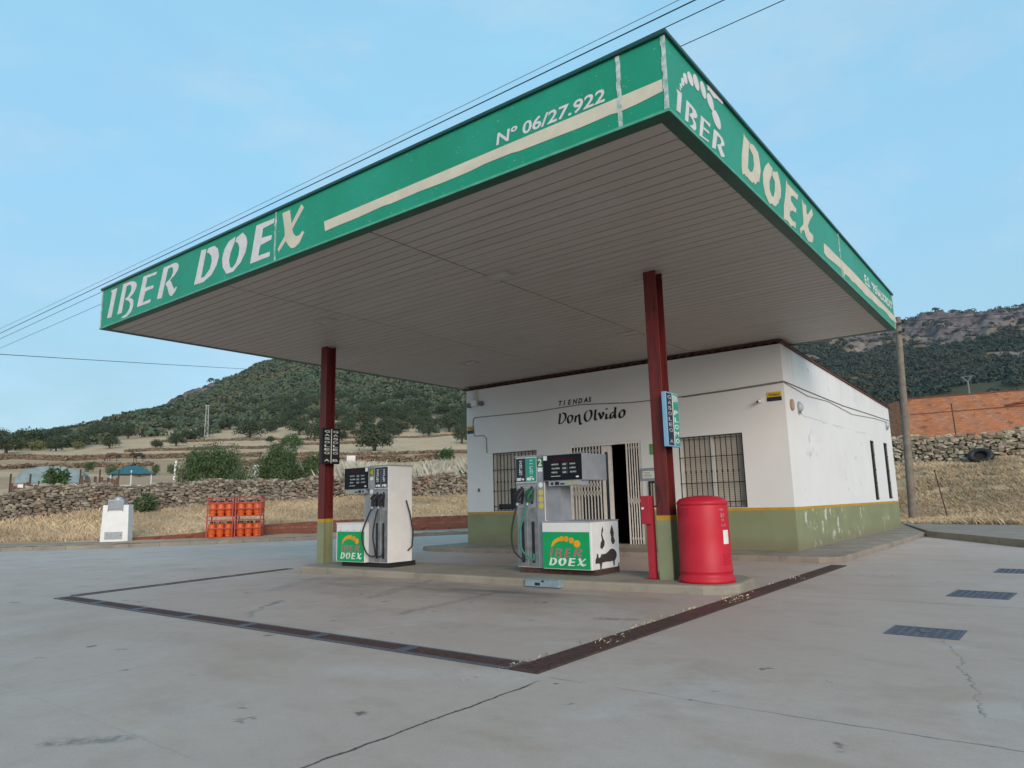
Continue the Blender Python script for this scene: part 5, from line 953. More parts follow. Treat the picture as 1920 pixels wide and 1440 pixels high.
def height(X, Y):
    X, Y = np.asarray(X, float), np.asarray(Y, float); dx, dy = X - CAM.x, Y - CAM.y; d = np.hypot(dx, dy); az = np.arctan2(dx, dy); ld = np.log(np.maximum(d, 31.))
    fi = np.interp(ld, LD, np.arange(len(LD))); i0 = np.clip(np.floor(fi).astype(int), 0, len(LD) - 2); fr = fi - i0
    ai = np.interp(az, AZ_, np.arange(len(AZ_))); a0 = np.clip(np.floor(ai).astype(int), 0, len(AZ_) - 2); ar = ai - a0
    T = (TT_[a0, i0] * (1 - fr) + TT_[a0, i0 + 1] * fr) * (1 - ar) + (TT_[a0 + 1, i0] * (1 - fr) + TT_[a0 + 1, i0 + 1] * fr) * ar
    back = np.maximum(np.maximum(AZ_[0] - az, az - AZ_[-1]), 0); T = T * (1 - .8 * sstep(back, .25, 1.2))
    s = outdist(X, Y); zt = 1.2 + d * T
    near = .118 + .085 * np.maximum(s - 3.4, 0); wgt = sstep(s, 3.5, 11); z = near * (1 - wgt) + zt * wgt
    z = z + wgt * (fbm(X * .11, Y * .11) * .35 * np.clip(d / 60, 0, 1) + fbm(X * .02, Y * .02) * np.clip((d - 200) / 40, 0, 7))
    z = z + fbm(X * .5, Y * .5, 3) * .10 * sstep(s, .8, 3)
    crag = sstep(d, 660, 800) * sstep(az, -.5, -.3) * (1 - sstep(d, 930, 1000)); z = z + crag * (np.abs(fbm(X * .035, Y * .035, 3)) * 20 + np.abs(fbm(X * .11, Y * .11, 4)) * 9 - 4)
    bx, by = CAM.x + 700 * math.sin(-1.094), CAM.y + 700 * math.cos(-1.094); z = z + 11 * np.exp(-((X - bx) ** 2 + (Y - by) ** 2) / 30 ** 2) * (.6 + 1.3 * np.abs(fbm(X * .06, Y * .06)))
    return np.where(s < .5, np.minimum(z, .118) - .4 * (1 - sstep(s, -.4, .3)), z)
az = np.concatenate([np.linspace(-3.14, -1.65, 40)[:-1], np.linspace(-1.65, -.5, 330)[:-1], np.linspace(-.5, -.33, 30)[:-1], np.linspace(-.33, .2, 250)[:-1], np.linspace(.2, 3.14, 70)])
ds = np.concatenate([[3, 8], np.linspace(13, 60, 120)[:-1], np.geomspace(60, 640, 170)[:-1], np.linspace(640, 960, 90)[:-1], np.geomspace(960, 1600, 22)])
Dm, Am = np.meshgrid(ds, az, indexing='ij'); X, Y = CAM.x + Dm * np.sin(Am), CAM.y + Dm * np.cos(Am); Z = height(X, Y)
nA = len(az); idx = np.arange(len(ds) * nA).reshape(len(ds), nA)
F4 = np.stack([idx[:-1, :-1], idx[:-1, 1:], idx[1:, 1:], idx[1:, :-1]], -1).reshape(-1, 4)[:, ::-1]
te = fast_mesh('terrain', np.stack([X, Y, Z], -1).reshape(-1, 3), F4, m_terrain); tag(te, kind='structure')
if te.data.polygons[len(F4) // 2].normal.z < 0: te.data.flip_normals()
te.data.polygons.foreach_set('use_smooth', np.ones(len(F4), bool))
def woodness(X, Y):
    dx, dy = X - CAM.x, Y - CAM.y; d = np.hypot(dx, dy); a = np.arctan2(dx, dy)
    st = np.where(a < -.45, np.interp(a, [-1.45, -1.29, -1.12, -1.0, -.92, -.72], [245, 255, 290, 318, 330, 335]), 210)
    return sstep(d + fbm(X * .02, Y * .02) * 90, st - 10, st + 45)
wood = woodness(X, Y); rock = sstep(Dm + fbm(X * .015, Y * .015) * 170, 700, 770) * sstep(Am, -.5, -.3)
rock = np.maximum(rock, sstep(fbm(X * .012 + 5, Y * .012), .20, .27) * sstep(Dm, 420, 480) * sstep(Am, -.3, -.1) * .9)
rock = np.maximum(rock, np.exp(-((X - CAM.x - 700 * math.sin(-1.094)) ** 2 + (Y - CAM.y - 700 * math.cos(-1.094)) ** 2) / 30 ** 2) > .35)
soil = np.clip(sstep(fbm(X * .03 + 9, Y * .045), -.02, .14) * (Dm > 42) * (1 - sstep(Dm, 170, 215)) * (Am < -.4) + sstep(fbm(X * .2, Y * .2), .02, .12) * .8 * (Dm < 60), 0, 1)
ca = te.data.color_attributes.new('cover', 'FLOAT_COLOR', 'POINT')
ca.data.foreach_set('color', np.stack([wood * (1 - rock), rock, soil, np.ones_like(wood)], -1).astype(np.float32).ravel())
H1 = lambda x, y: float(height(np.array([x]), np.array([y]))[0])
def polar(a, d): return CAM.x + d * math.sin(a), CAM.y + d * math.cos(a)
# ------------------------------------------------------------------ leaf clumps
def leaf_cloud(lobes, n, size, up=0., stretch=1.0, seed=0):
    """many small leaf quads scattered through and over the lobes (centre, radii, weight)"""
    g = np.random.default_rng(seed); wts = np.array([l[2] for l in lobes], float); wts /= wts.sum(); li = g.choice(len(lobes), n, p=wts)
    C = np.array([l[0] for l in lobes])[li]; Rr = np.array([l[1] for l in lobes])[li]
    v = g.normal(size=(n, 3)); v /= np.linalg.norm(v, axis=1)[:, None]; r = g.random(n) ** .28
    P = C + v * Rr * r[:, None] * (1 + .18 * g.normal(size=(n, 1)))
    nrm = v * .6 + g.normal(size=(n, 3)) * .6 + np.array([0, 0, .35]); nrm /= np.linalg.norm(nrm, axis=1)[:, None]
    t = g.normal(size=(n, 3)) + np.array([0, 0, up]); t -= (t * nrm).sum(1)[:, None] * nrm; t /= np.linalg.norm(t, axis=1)[:, None]; b = np.cross(nrm, t)
    s = size * (.6 + .8 * g.random((n, 1)))
    V = np.stack([P - t * s * stretch, P - b * s * .55, P + t * s * stretch, P + b * s * .55], 1).reshape(-1, 3)
    return V, np.arange(4 * n).reshape(n, 4)
def oak_lobes(seed):
    g = np.random.default_rng(seed); L = []
    for i in range(22):
        a = g.random() * 6.28; r = .36 * math.sqrt(g.random()); z = .17 + .30 * math.sqrt(g.random()) * (1 - (r / .37) ** 2)
        q = .13 + .08 * g.random(); L.append(((r * math.cos(a), r * math.sin(a), z), (q, q, q * .78), q * q))
    L.append(((0, 0, .29), (.34, .34, .22), .14)); return L
def link_mesh(name, me, parent=None):
    o = bpy.data.objects.new(name, me); sc.collection.objects.link(o)
    if parent: o.parent = parent
    return o
CROWN = {}
for k_ in range(4):
    o = fast_mesh('crown', *leaf_cloud(oak_lobes(20 + k_), 2200, .026, seed=k_), m_oak); CROWN['oak', k_] = o.data; bpy.data.objects.remove(o)
    o = fast_mesh('crown', *leaf_cloud(oak_lobes(20 + k_), 2200, .026, seed=k_), m_green_oak); CROWN['green', k_] = o.data; bpy.data.objects.remove(o)
tr = MB(); tr.tube([(0, 0, -.06), (.01, 0, .1), (-.01, .01, .22), (0, 0, .36)], [.045, .034, .03, .015], 8)
for a in (0.3, 2.2, 4.1): tr.tube([(0, 0, .17), (.10 * math.cos(a), .10 * math.sin(a), .28), (.2 * math.cos(a), .2 * math.sin(a), .40)], [.022, .016, .008], 6)
o = tr.build('trunk', m_trunk); TRUNK = o.data; bpy.data.objects.remove(o)
def oak(x, y, wd, hg, label, group='oak trees on the fields and lower slopes', kind='oak', v=None, sink=0.0):
    t = thing('oak_tree', label, 'tree', (x, y, H1(x, y) - sink), random.uniform(0, 6.28), group); t.scale = (wd, wd, hg / .62)
    link_mesh('trunk', TRUNK, t); link_mesh('crown', CROWN[kind, random.randrange(4) if v is None else v], t); return t
random.seed(21)
notes = ['broad dark round-crowned oak standing alone on the pale field right of the left column', 'fresh green round oak just above the large bush by the left column', 'dark oak on the far left beside the yellow green bushes', 'dark leaning oak on the field above the horses', 'dark oak at the foot of the wooded slope, left of the grey pylon', 'dark oak at the very left edge of the view', 'small thin-stemmed oak on the pale field left of the pylon', 'wide dark oak with a flat crown right of the pylon', 'dark oak behind the left corner of the shop', 'dark oak half hidden at the left corner of the shop']
for i, (x, y, wd, hg) in enumerate(OAKS):
    oak(x, y, wd, hg, notes[i] if i < len(notes) else 'dark holm oak at the edge of the dry fields below the wooded hill', None if i < len(notes) else 'oak trees on the fields and lower slopes', 'green' if i in (1,) else 'oak')
cnt = 0
while cnt < 262:
    a = random.uniform(-1.33, -.66); d = random.uniform(225, 470); x, y = polar(a, d); wv = float(woodness(np.array([x]), np.array([y]))[0])
    if random.random() > (.10 if a < -1.0 else .75) + (.4 if a < -1.0 else .3) * wv or (d < 262 and a > -1.1): continue
    q = random.uniform(6, 12); oak(x, y, q, q * random.uniform(.52, .68), 'dark holm oak scattered over the lower slope of the hill'); cnt += 1
yb_ = ['yellow green bush at the far left edge of the fields', 'yellow green bush second from the left on the fields', 'low yellow green bush between dark oaks on the far left']
names2 = yb_ + ['grey green bush left of the teal canopy roof', 'grey green bush behind the teal canopy roof', 'grey green bush right of the teal canopy roof', 'grey green bush left of the big dark bush behind the wall', 'grey green bush beside the tarpaulin shed', 'bright green shrub at the left corner of the shop', 'small round yellow green shrub by the white tank']
def bush(x, y, wd, hg, label, m, n=900, size=.05, up=1.2, seed=1, name='bush', lobes=None, stems=5):
    t = thing(name, label, 'bush', (x, y, H1(x, y) - .05)); g = np.random.default_rng(seed)
    if lobes is None:
        lobes = [((g.uniform(-.3, .3) * wd, g.uniform(-.25, .25) * wd, hg * g.uniform(.35, .62)), (wd * .22, wd * .22, hg * .33), 1) for _ in range(9)]
    fast_mesh('foliage', *leaf_cloud(lobes, n, size, up, 1.6, seed), m, t)
    b = MB()
    for i in range(stems): a = i * 6.28 / stems; b.tube([(.03 * math.cos(a), .03 * math.sin(a), -.1), (wd * .10 * math.cos(a), wd * .10 * math.sin(a), hg * .3), (wd * .22 * math.cos(a), wd * .22 * math.sin(a), hg * .6)], [.03, .022, .008], 5)
    b.build('stems', m_trunk, t); return t
for i, (x, y, wd, hg) in enumerate(BUSHES): bush(x, y, wd, hg, names2[i], m_yshrub if i < 3 or i == 9 else (m_green_oak if i == 8 else m_broom), 700, wd * .035, .6, 40 + i)
def big_bush(x, y, wd, hg, label, seed, m):
    g = np.random.default_rng(seed); L = []
    for i in range(26):
        u_ = g.uniform(-.40, .40); v_ = g.uniform(-.3, .3); dm = 1 - (u_ / .5) ** 2 * .75 - v_ * v_; L.append(((u_ * wd, v_ * wd, hg * (.22 + .50 * g.random() ** .7) * dm), (wd * .13, wd * .13, hg * .20), 1))
    bush(x, y, wd, hg, label, m, 16000, .048, 2.2, seed, lobes=L, stems=8)
big_bush(-38.9, 17.75, 4.9, 4.3, 'large dark green feathery bush behind the stone wall, above the gas cage', 5, m_broom)
big_bush(-37.4, 21.6, 3.0, 4.3, 'large grey green bush behind the stone wall, just left of the left column', 6, m_broom)
big_bush(-36.3, 23.2, 2.3, 3.6, 'grey green bush behind the stone wall, partly behind the left column', 9, m_broom)
bush(-46.7, 12.0, 1.6, 2.2, 'small dark green young tree in front of the tarpaulin shed', m_green_oak, 1200, .09, .6, 12, 'young_tree')
bush(-39.2, 8.9, 1.5, .8, 'pale flowering shrub on the stone wall below the tarpaulin shed', m_pale, 900, .05, .4, 14)
bush(-34.4, 11.6, 1.5, 1.1, 'low olive green shrub against the stone wall behind the meter cabinet', m_broom, 1200, .06, .4, 15)
bush(-29.4, 30.6, 2.2, 1.6, 'bright green leafy shrub beyond the stone wall beside the shop corner', m_green_oak, 1600, .09, .4, 16)
# ------------------------------------------------------------------ scrub and woodland on the hill (one mass)
def scrub(n, amin, amax, dmin, dmax, leaves, seed, keep, k=1.):
    g = np.random.default_rng(seed); a = g.uniform(amin, amax, n); d = np.sqrt(g.uniform(dmin ** 2, dmax ** 2, n)); X, Y = CAM.x + d * np.sin(a), CAM.y + d * np.cos(a)
    m = g.random(n) < keep(X, Y, a, d); X, Y, a, d = X[m], Y[m], a[m], d[m]; n = len(X); Z = height(X, Y); size = k * g.uniform(1.7, 3.7, n) * np.interp(d, [250, 900], [1, 1.5])
    v = g.normal(size=(n, leaves, 3)); v /= np.linalg.norm(v, axis=2)[..., None]; v[..., 2] = np.abs(v[..., 2]) * .95 - .12
    Pp = np.stack([X, Y, Z + size * .25], -1)[:, None, :] + v * size[:, None, None] * np.array([1, 1, .85]) * (.8 + .3 * g.random((n, leaves, 1)))
    nr = v + g.normal(size=v.shape) * .3; nr /= np.linalg.norm(nr, axis=2)[..., None]
    t = g.normal(size=v.shape); t -= (t * nr).sum(2)[..., None] * nr; t /= np.linalg.norm(t, axis=2)[..., None]; b = np.cross(nr, t); s = size[:, None, None] * .27 * (.7 + .6 * g.random((n, leaves, 1)))
    V = np.stack([Pp - t * s, Pp - b * s * .8, Pp + t * s, Pp + b * s * .8], 2).reshape(-1, 3); return V, np.arange(len(V)).reshape(-1, 4)
def keepL(X, Y, a, d): return (1 - .85 * (np.hypot(X - CAM.x - 700 * math.sin(-1.094), Y - CAM.y - 700 * math.cos(-1.094)) < 32)) * np.clip(woodness(X, Y) * (.55 + .9 * sstep(fbm(X * .025, Y * .025), -.12, .08)) - .25 * sstep(fbm(X * .018 + 3, Y * .018), .1, .2) * (d < 520), 0, 1)
def keepR(X, Y, a, d): return (.95 - .75 * sstep(d + fbm(X * .015, Y * .015) * 170, 700, 770)) * (1 - .9 * sstep(fbm(X * .012 + 5, Y * .012), .20, .27) * (a > -.3))
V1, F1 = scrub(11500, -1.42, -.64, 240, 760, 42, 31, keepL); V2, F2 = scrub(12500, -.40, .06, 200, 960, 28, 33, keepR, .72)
tag(fast_mesh('hill_woodland', V1, F1, m_scrub), 'dark green oak wood covering the hill on the left', 'woodland', kind='stuff')
tag(fast_mesh('hill_scrub', V2, F2, m_scrub_shaded), 'shade-darkened green scrub covering the rocky hill on the right', 'scrub', kind='stuff')
# ------------------------------------------------------------------ dry stone walls
_bs = bmesh.new(); bmesh.ops.create_cube(_bs, size=1); bmesh.ops.bevel(_bs, geom=_bs.edges[:], offset=.2, segments=1, affect='EDGES'); _bs.verts.index_update()
STV = np.array([v.co[:] for v in _bs.verts]); STF = [tuple(v.index for v in f.verts) for f in _bs.faces]; _bs.free()
def stone_wall(name, label, path, hg, thick, sw, sh, m, seed, group=None, faces=(1,)):
    """path of (x, y, base z, height factor); stones laid in courses on both faces of a shade-dark core"""
    g = np.random.default_rng(seed); P = [Vector(p[:2]) for p in path]; L = [0]
    for a, b in zip(P, P[1:]): L.append(L[-1] + (b - a).length)
    px, py, pz, ph = (np.array([p[i] for p in path], float) for i in range(4)); L = np.array(L); vs, fs = [], []
    core = MB(); n = max(2, int(L[-1] / 2)); cv = []
    for i in range(n + 1):
        s = L[-1] * i / n; x, y, z, h = (np.interp(s, L, q) for q in (px, py, pz, ph)); x2, y2 = np.interp(min(s + .5, L[-1]), L, px), np.interp(min(s + .5, L[-1]), L, py); x3, y3 = np.interp(max(s - .5, 0), L, px), np.interp(max(s - .5, 0), L, py)
        t = Vector((x2 - x3, y2 - y3)).normalized(); nn = Vector((-t.y, t.x)) * (thick * .5 - .09)
        for sgn, zz in ((-1, z - .5), (1, z - .5), (1, z + h * hg * .86 - .12), (-1, z + h * hg * .86 - .12)): cv.append((x + nn.x * sgn, y + nn.y * sgn, zz))
    core.add(cv, [(4 * i + k_, 4 * i + (k_ + 1) % 4, 4 * i + 4 + (k_ + 1) % 4, 4 * i + 4 + k_) for i in range(n) for k_ in range(4)] + [(0, 3, 2, 1), (4 * n, 4 * n + 1, 4 * n + 2, 4 * n + 3)])
    t_ = thing(name, label, 'wall', (0, 0, 0), 0, group); core.build('wall_core', m_shade, t_)
    rows = int(hg * max(ph) * 1.15 / sh) + 2
    for r_ in range(rows):
        for face in faces + (0,) if r_ == rows - 1 else faces:
            s = g.uniform(0, sw)
            while s < L[-1]:
                wd = sw * g.uniform(.55, 1.6); x, y, z, h = (np.interp(s, L, q) for q in (px, py, pz, ph)); top = hg * h * (1 + .05 * math.sin(s * .9) + .04 * math.sin(s * 2.3))
                zc = r_ * sh + g.uniform(-.3, .3) * sh
                if zc < top - sh * .3:
                    x2, y2 = np.interp(s + .3, L, px), np.interp(s + .3, L, py); ang = math.atan2(y2 - y, x2 - x) if s + .3 < L[-1] else 0
                    ca_, sa_ = math.cos(ang), math.sin(ang); off = face * (thick * .5 - .08) + g.uniform(-.08, .08)
                    q = STV * np.array([wd * 1.02, sw * .9, sh * g.uniform(.8, 1.5)]) * (1 + .16 * g.normal(size=STV.shape)); ti = g.normal() * .18; ct_, st_ = math.cos(ti), math.sin(ti)
                    q = np.stack([q[:, 0] * ct_ - q[:, 2] * st_, q[:, 1], q[:, 0] * st_ + q[:, 2] * ct_], 1)
                    w3 = np.stack([x + q[:, 0] * ca_ - (q[:, 1] + off) * sa_, y + q[:, 0] * sa_ + (q[:, 1] + off) * ca_, z + zc + q[:, 2]], 1); b0 = len(vs); vs += w3.tolist(); fs += [tuple(i + b0 for i in f) for f in STF]
                s += wd
    q = MB(); q.v = vs; q.f = fs; q.sm = [False] * len(fs); q.build('stones', m, t_); return t_
def gpath(pts, hf=None): return [(x, y, H1(x, y) - .1, (hf[i] if hf else 1)) for i, (x, y) in enumerate(pts)]
stone_wall('dry_stone_wall', 'long rough brown dry stone wall behind the gas cage and meter cabinet', gpath([(-41, -6), (-37.5, 3), (-36.4, 8), (-35.4, 13), (-32, 22.2), (-28, 29.3), (-21, 37)], [1.0, 1.04, 1.08, 1.08, 1.0, .97, 1]), 1.45, .75, .20, .105, m_stone, 51, None, (1, -1))
stone_wall('dry_stone_wall', 'pale dry stone wall below the orange brick wall on the right', gpath([(-13, 38), (-4.54, 38.1), (-1.5, 38.3), (1.03, 38.62), (6, 39.5), (12, 40)], [1.0, 1.0, 1, 1.02, 1.02, 1.0]), 1.55, .7, .23, .13, m_stone2, 52, None, (-1,))
def far_wall(az0, az1, d0, d1, hg, seed, label):
    pts = []
    for i in range(13): a = az0 + (az1 - az0) * i / 12; d = d0 + (d1 - d0) * i / 12 + 2.5 * math.sin(i * 1.7 + seed); pts.append(polar(a, d))
    stone_wall('field_wall', label, gpath(pts), hg * .7, .9, .55, .25, m_stonefar, seed, None, (1, -1))
far_wall(-1.33, -1.0, 172, 166, 1.7, 61, 'long brown field wall behind the two horses')
far_wall(-1.34, -1.13, 132, 128, 1.2, 62, 'low tumbled brown stone bank in front of the two horses')
far_wall(-1.16, -.86, 205, 222, 1.3, 63, 'thin dark field wall on the terrace above the horses')
far_wall(-1.05, -.74, 126, 118, 1.6, 64, 'brown field wall below the broad lone oak')
far_wall(-1.12, -.72, 246, 262, 1.2, 65, 'highest thin field wall, at the foot of the wooded slope')
far_wall(-.98, -.72, 168, 160, 1.2, 66, 'low field wall behind the broad lone oak')
# low brick retaining wall behind the far pavement
bp = resample(WALK_OUT, 1.0); bp = [p for p in bp if -28.8 < p.x < -15 and p.y > 7]
lw = thing('low_brick_wall', 'low red brick retaining wall along the far pavement, rising to the right', 'wall', (bp[0].x, bp[0].y, .1)); b = MB(); s = 0; vs = []; n = len(bp)
cs_ = []
for i, p in enumerate(bp):
    if i: s += (p - bp[i - 1]).length
    h = float(np.interp(s, [0, 3.5, 5.5, 9, 14], [.08, .22, .45, .58, .62])); cs_.append((p, s, h))
for i in range(n - 1):
    (p, s0, h0), (q, s1, h1) = cs_[i], cs_[i + 1]; t = (q - p).normalized(); nn = Vector((-t.y, t.x)) * .22; sg = MB(); L_ = (q - p).length
    vs = [(0, 0, -.2), (L_, 0, -.2), (L_, .22, -.2), (0, .22, -.2), (0, 0, h0), (L_, 0, h1), (L_, .22, h1), (0, .22, h0)]
    sg.add(vs, [(4, 5, 6, 7), (0, 1, 5, 4), (2, 3, 7, 6), (1, 2, 6, 5), (3, 0, 4, 7)]); o = sg.build('brick_course', m_brick2, lw); o.location = (p.x - lw.location.x, p.y - lw.location.y, 0); o.rotation_euler = (0, 0, math.atan2(t.y, t.x))
# orange brick wall on the right
bwz = H1(-1, 44) - 1.2
bw = thing('brick_wall', 'tall orange brick yard wall on the right, above the pale stone wall', 'wall', (-4.85, 44.12, bwz), math.atan2(.48, 6.9))
top0 = 7.05 - bwz
MB().add([(0, 0, 0), (22, 0, 0), (22, .25, 0), (0, .25, 0), (0, 0, top0), (22, 0, top0 - .25), (22, .25, top0 - .25), (0, .25, top0)], [(4, 5, 6, 7), (0, 1, 5, 4), (1, 2, 6, 5), (2, 3, 7, 6), (3, 0, 4, 7)]).build('front_face', m_brick, bw)
rt = MB().add([(0, .0, 0), (6.2, 0, 0), (6.2, .25, 0), (0, .25, 0), (0, 0, top0 - .01), (6.2, 0, top0 + .3), (6.2, .25, top0 + .3), (0, .25, top0 - .01)], [(4, 5, 6, 7), (0, 1, 5, 4), (1, 2, 6, 5), (2, 3, 7, 6)]).build('side_face', m_brick, bw); rt.location = (0, .252, 0); rt.rotation_euler = (0, 0, R(106))
b = MB(); b.box(-.06, 22, -.04, .29, 0, .06); cp = b.build('coping', m_brick2, bw); cp.location = (0, 0, top0 - .002); cp.rotation_euler = (0, .25 / 22, 0)
b = MB(); b.box(.3, 22, -.02, -.0005, top0 - 1.0, top0 - .94); b.bar((5.2, -.06, top0 - .86), (9, -.06, top0 - .40), .1, .1); b.build('ledge', m_brick2, bw)
# small brick hut glimpsed left of the shop
hx, hy = -45.6, 52.2; hz = H1(hx, hy) - .4
hut = thing('brick_hut', 'small brick hut with a tiled gable roof peeping out left of the shop', 'hut', (hx, hy, hz), R(40))
MB().box(-1.7, 1.7, -1.5, 1.5, 0, 2.3).build('wall', m_brick2, hut); MB().prism([(-2.0, 2.301), (2.0, 2.301), (0, 3.9)], (0, -1.7, 0), (1, 0, 0), (0, 0, 1), (0, 3.4, 0)).build('roof', m_tile, hut)
# ------------------------------------------------------------------ dry grass
def blades(n, area, hmin, hmax, wd, seed, m, name, label, keep=None, lean=.5):
    g = np.random.default_rng(seed); X = g.uniform(area[0], area[1], n); Y = g.uniform(area[2], area[3], n); s = outdist(X, Y); k_ = keep(X, Y, s); X, Y = X[k_], Y[k_]; n = len(X); Z = height(X, Y)
    cl = .55 + .9 * np.clip(fbm(X * .35, Y * .35) + .45, 0, 1); h = g.uniform(hmin, hmax, n) * cl; a = g.uniform(0, 6.28, n); l = g.normal(size=(n, 2)) * (h * lean)[:, None]
    w2 = wd * g.uniform(.6, 1.5, n); dx, dy = np.cos(a) * w2, np.sin(a) * w2
    V = np.stack([np.stack([X - dx, Y - dy, Z - .02], -1), np.stack([X + dx, Y + dy, Z - .02], -1), np.stack([X + l[:, 0] * .4 + dx * .6, Y + l[:, 1] * .4 + dy * .6, Z + h * .6], -1), np.stack([X + l[:, 0], Y + l[:, 1], Z + h], -1)], 1).reshape(-1, 3)
    return tag(fast_mesh(name, V, np.arange(4 * n).reshape(n, 4), m), label, 'grass', kind='stuff')
wallx = lambda Y: np.interp(Y, [-6, 3, 8, 13, 22.2, 29.3, 37], [-41, -37.5, -36.4, -35.4, -32, -28, -21])
blades(330000, (-46, -14, -8, 36), .04, .22, .007, 71, m_straw, 'dry_grass', 'dry straw coloured grass between the far pavement and the stone wall', lambda X, Y, s: (s > 3.75) & (X > wallx(Y) + .35) & (fbm(X * .5, Y * .5) + fbm(X * 2.1, Y * 2.1) * .6 > -.5))
blades(380000, (-13, 9, 14, 39), .05, .24, .007, 72, m_straw, 'dry_grass', 'dry straw coloured grass on the bank right of the shop', lambda X, Y, s: (s > .15) & (Y < 37.9) & (fbm(X * .45, Y * .45) + fbm(X * 2.1, Y * 2.1) * .6 - .22 * sstep(Y, 29, 34) > -.34))
blades(150000, (-52, -24, 22, 50), .6, 1.7, .018, 73, m_pale, 'seeding_grass', 'tall pale seeding grass behind the stone wall', lambda X, Y, s: (X < wallx(Y) - .4) & (X > wallx(Y) - 14) & (Y > 23), .25)
blades(30000, (-52, -30, -4, 26), .15, .6, .014, 74, m_pale, 'dry_grass', 'pale dry grass and thistles behind the far stone wall', lambda X, Y, s: (X < wallx(Y) - .4) & (X > wallx(Y) - 9), .35)
blades(22000, (-40, -24, -2, 34), .18, .42, .006, 75, m_straw, 'tall_weeds', 'taller dry weeds against the foot of the long stone wall', lambda X, Y, s: (X > wallx(Y) + .3) & (X < wallx(Y) + 1.5) & (fbm(X * .6, Y * .6) > -.05), .22)
# dry weeds and leaves along the drain
g = np.random.default_rng(5); V = []
for i in range(260):
    if i < 170: x, y = -1.05 - abs(g.normal()) * .035, g.choice([-.9, .2, .9, 1.35, 2.0, 3.1, 3.3, 4.6]) + g.normal() * .28
    else: x, y = g.uniform(-1.03, -.81), g.choice([3.0, 3.3, .2, 5.6]) + g.normal() * .22
    z = .004 if i < 170 else .014; a = g.uniform(0, 6.28); L_ = g.uniform(.012, .05); wv = .0045; up = g.uniform(.004, .03); dx, dy = math.cos(a), math.sin(a)
    V += [(x - dy * wv, y + dx * wv, z + .002), (x + dx * L_ * .5, y + dy * L_ * .5, z + up), (x + dx * L_, y + dy * L_, z + up * .8), (x + dy * wv, y - dx * wv, z + .002)]
tag(fast_mesh('dry_weeds', np.array(V), np.arange(len(V)).reshape(-1, 4), m_straw), 'dry weeds and blown leaves along the rusty drain', 'weeds', kind='stuff')
# ------------------------------------------------------------------ poles, wires, posts
up_ = thing('utility_pole', 'weathered wooden utility pole behind the right end of the canopy', 'utility pole', (-2.42, 26.28, H1(-2.42, 26.28) - .2))
q = MB(); q.tube([(0, 0, 0), (.1, .01, 3), (.2, .03, 6), (.30, .05, 8.4)], [.155, .14, .125, .11], 14); q.build('pole', m_wood, up_); b = MB()
for z, dx in ((8.1, .30), (7.75, .29)): b.bar((dx - .02, -.13, z), (dx + .22, -.13, z), .04); b.lathe([(.02, 0), (.05, .02), (.05, .09), (.02, .11)], (dx + .2, -.13, z + .02), 10)
b.build('insulator_bracket', m_black, up_)
def cable(label, a, b_, sag, r, m=m_cable, group=None):
    a, b_ = Vector(a), Vector(b_); pts = [a.lerp(b_, i / 48) - Vector((0, 0, sag * 4 * (i / 48) * (1 - i / 48))) for i in range(49)]
    o = MB().tube(pts, r, 6).build('power_line', m); tag(o, label, 'power line', group)
cable('thin grey overhead wire, uppermost of those passing above the canopy', (-95, 8, 12.5), (30, 8, 12.5), .55, .008, m_cable_gr)
cable('thick black overhead wire just above the long canopy edge', (-95, 8, 11.75), (30, 8, 12.2), .25, .015)
cable('dark overhead wire, upper of the two emerging behind the canopy corner', (-95, 8, 11.45), (30, 8, 11.95), .32, .011)
cable('dark overhead wire, lowest of those crossing behind the canopy corner', (-95, 9.5, 12.0), (30, 9.5, 12.45), .35, .010)
cable('dark wire running low across the left sky to the hill behind the canopy', (-65.6, 11.6, 14.2), (-162.6, 162.1, 44.6), .5, .03)
cable('black wire, upper of the two from the wooden pole to the right', (-1.95, 26.15, 8.1), (6.85, 54.46, 13.46), .15, .013)
cable('black wire, lower of the two from the wooden pole to the right', (-1.95, 26.15, 7.78), (6.76, 54.47, 12.72), .35, .011)
py = thing('lattice_pylon', 'slim grey lattice pylon on the dry field at the foot of the hill', 'pylon', (-227.2, 120.7, H1(-227.2, 120.7) - .3), R(60)); b = MB(); c0, c1 = .55, .38
for sx_ in (-1, 1):
    for sy_ in (-1, 1): b.bar((sx_ * c0, sy_ * c0, 0), (sx_ * c1, sy_ * c1, 12), .16)
b.build('legs', m_conc_post, py); b = MB()
for i in range(12):
    z, z2 = i, i + 1; e0, e1 = c0 + (c1 - c0) * z / 12, c0 + (c1 - c0) * z2 / 12; s_ = 1 if i % 2 else -1
    for sy_ in (-1, 1): b.bar((-s_ * e0, sy_ * e0, z), (s_ * e1, sy_ * e1, z2), .055); b.bar((sy_ * e0, -s_ * e0, z), (sy_ * e1, s_ * e1, z2), .055)
b.build('bracing', m_conc_post, py); MB().box(-.8, .8, -.09, .09, 11.8, 11.95).build('crossarm', m_conc_post, py)
ph_ = H1(-21.8, 320.7)
p2 = thing('concrete_pole', 'pale forked concrete pole just above the orange brick wall', 'utility pole', (-21.8, 320.7, ph_ - .5)); b = MB(); b.tube([(0, 0, 0), (0, 0, 6.5)], [.42, .34], 8); b.build('post', m_cable_gr, p2)
b = MB(); b.bar((0, 0, 6.3), (-1.6, 0, 8.2), .5); b.bar((0, 0, 6.3), (1.6, 0, 8.4), .4); b.bar((-2.2, 0, 8.3), (2.4, 0, 8.4), .28); b.build('fork_arm', m_cable_gr, p2)
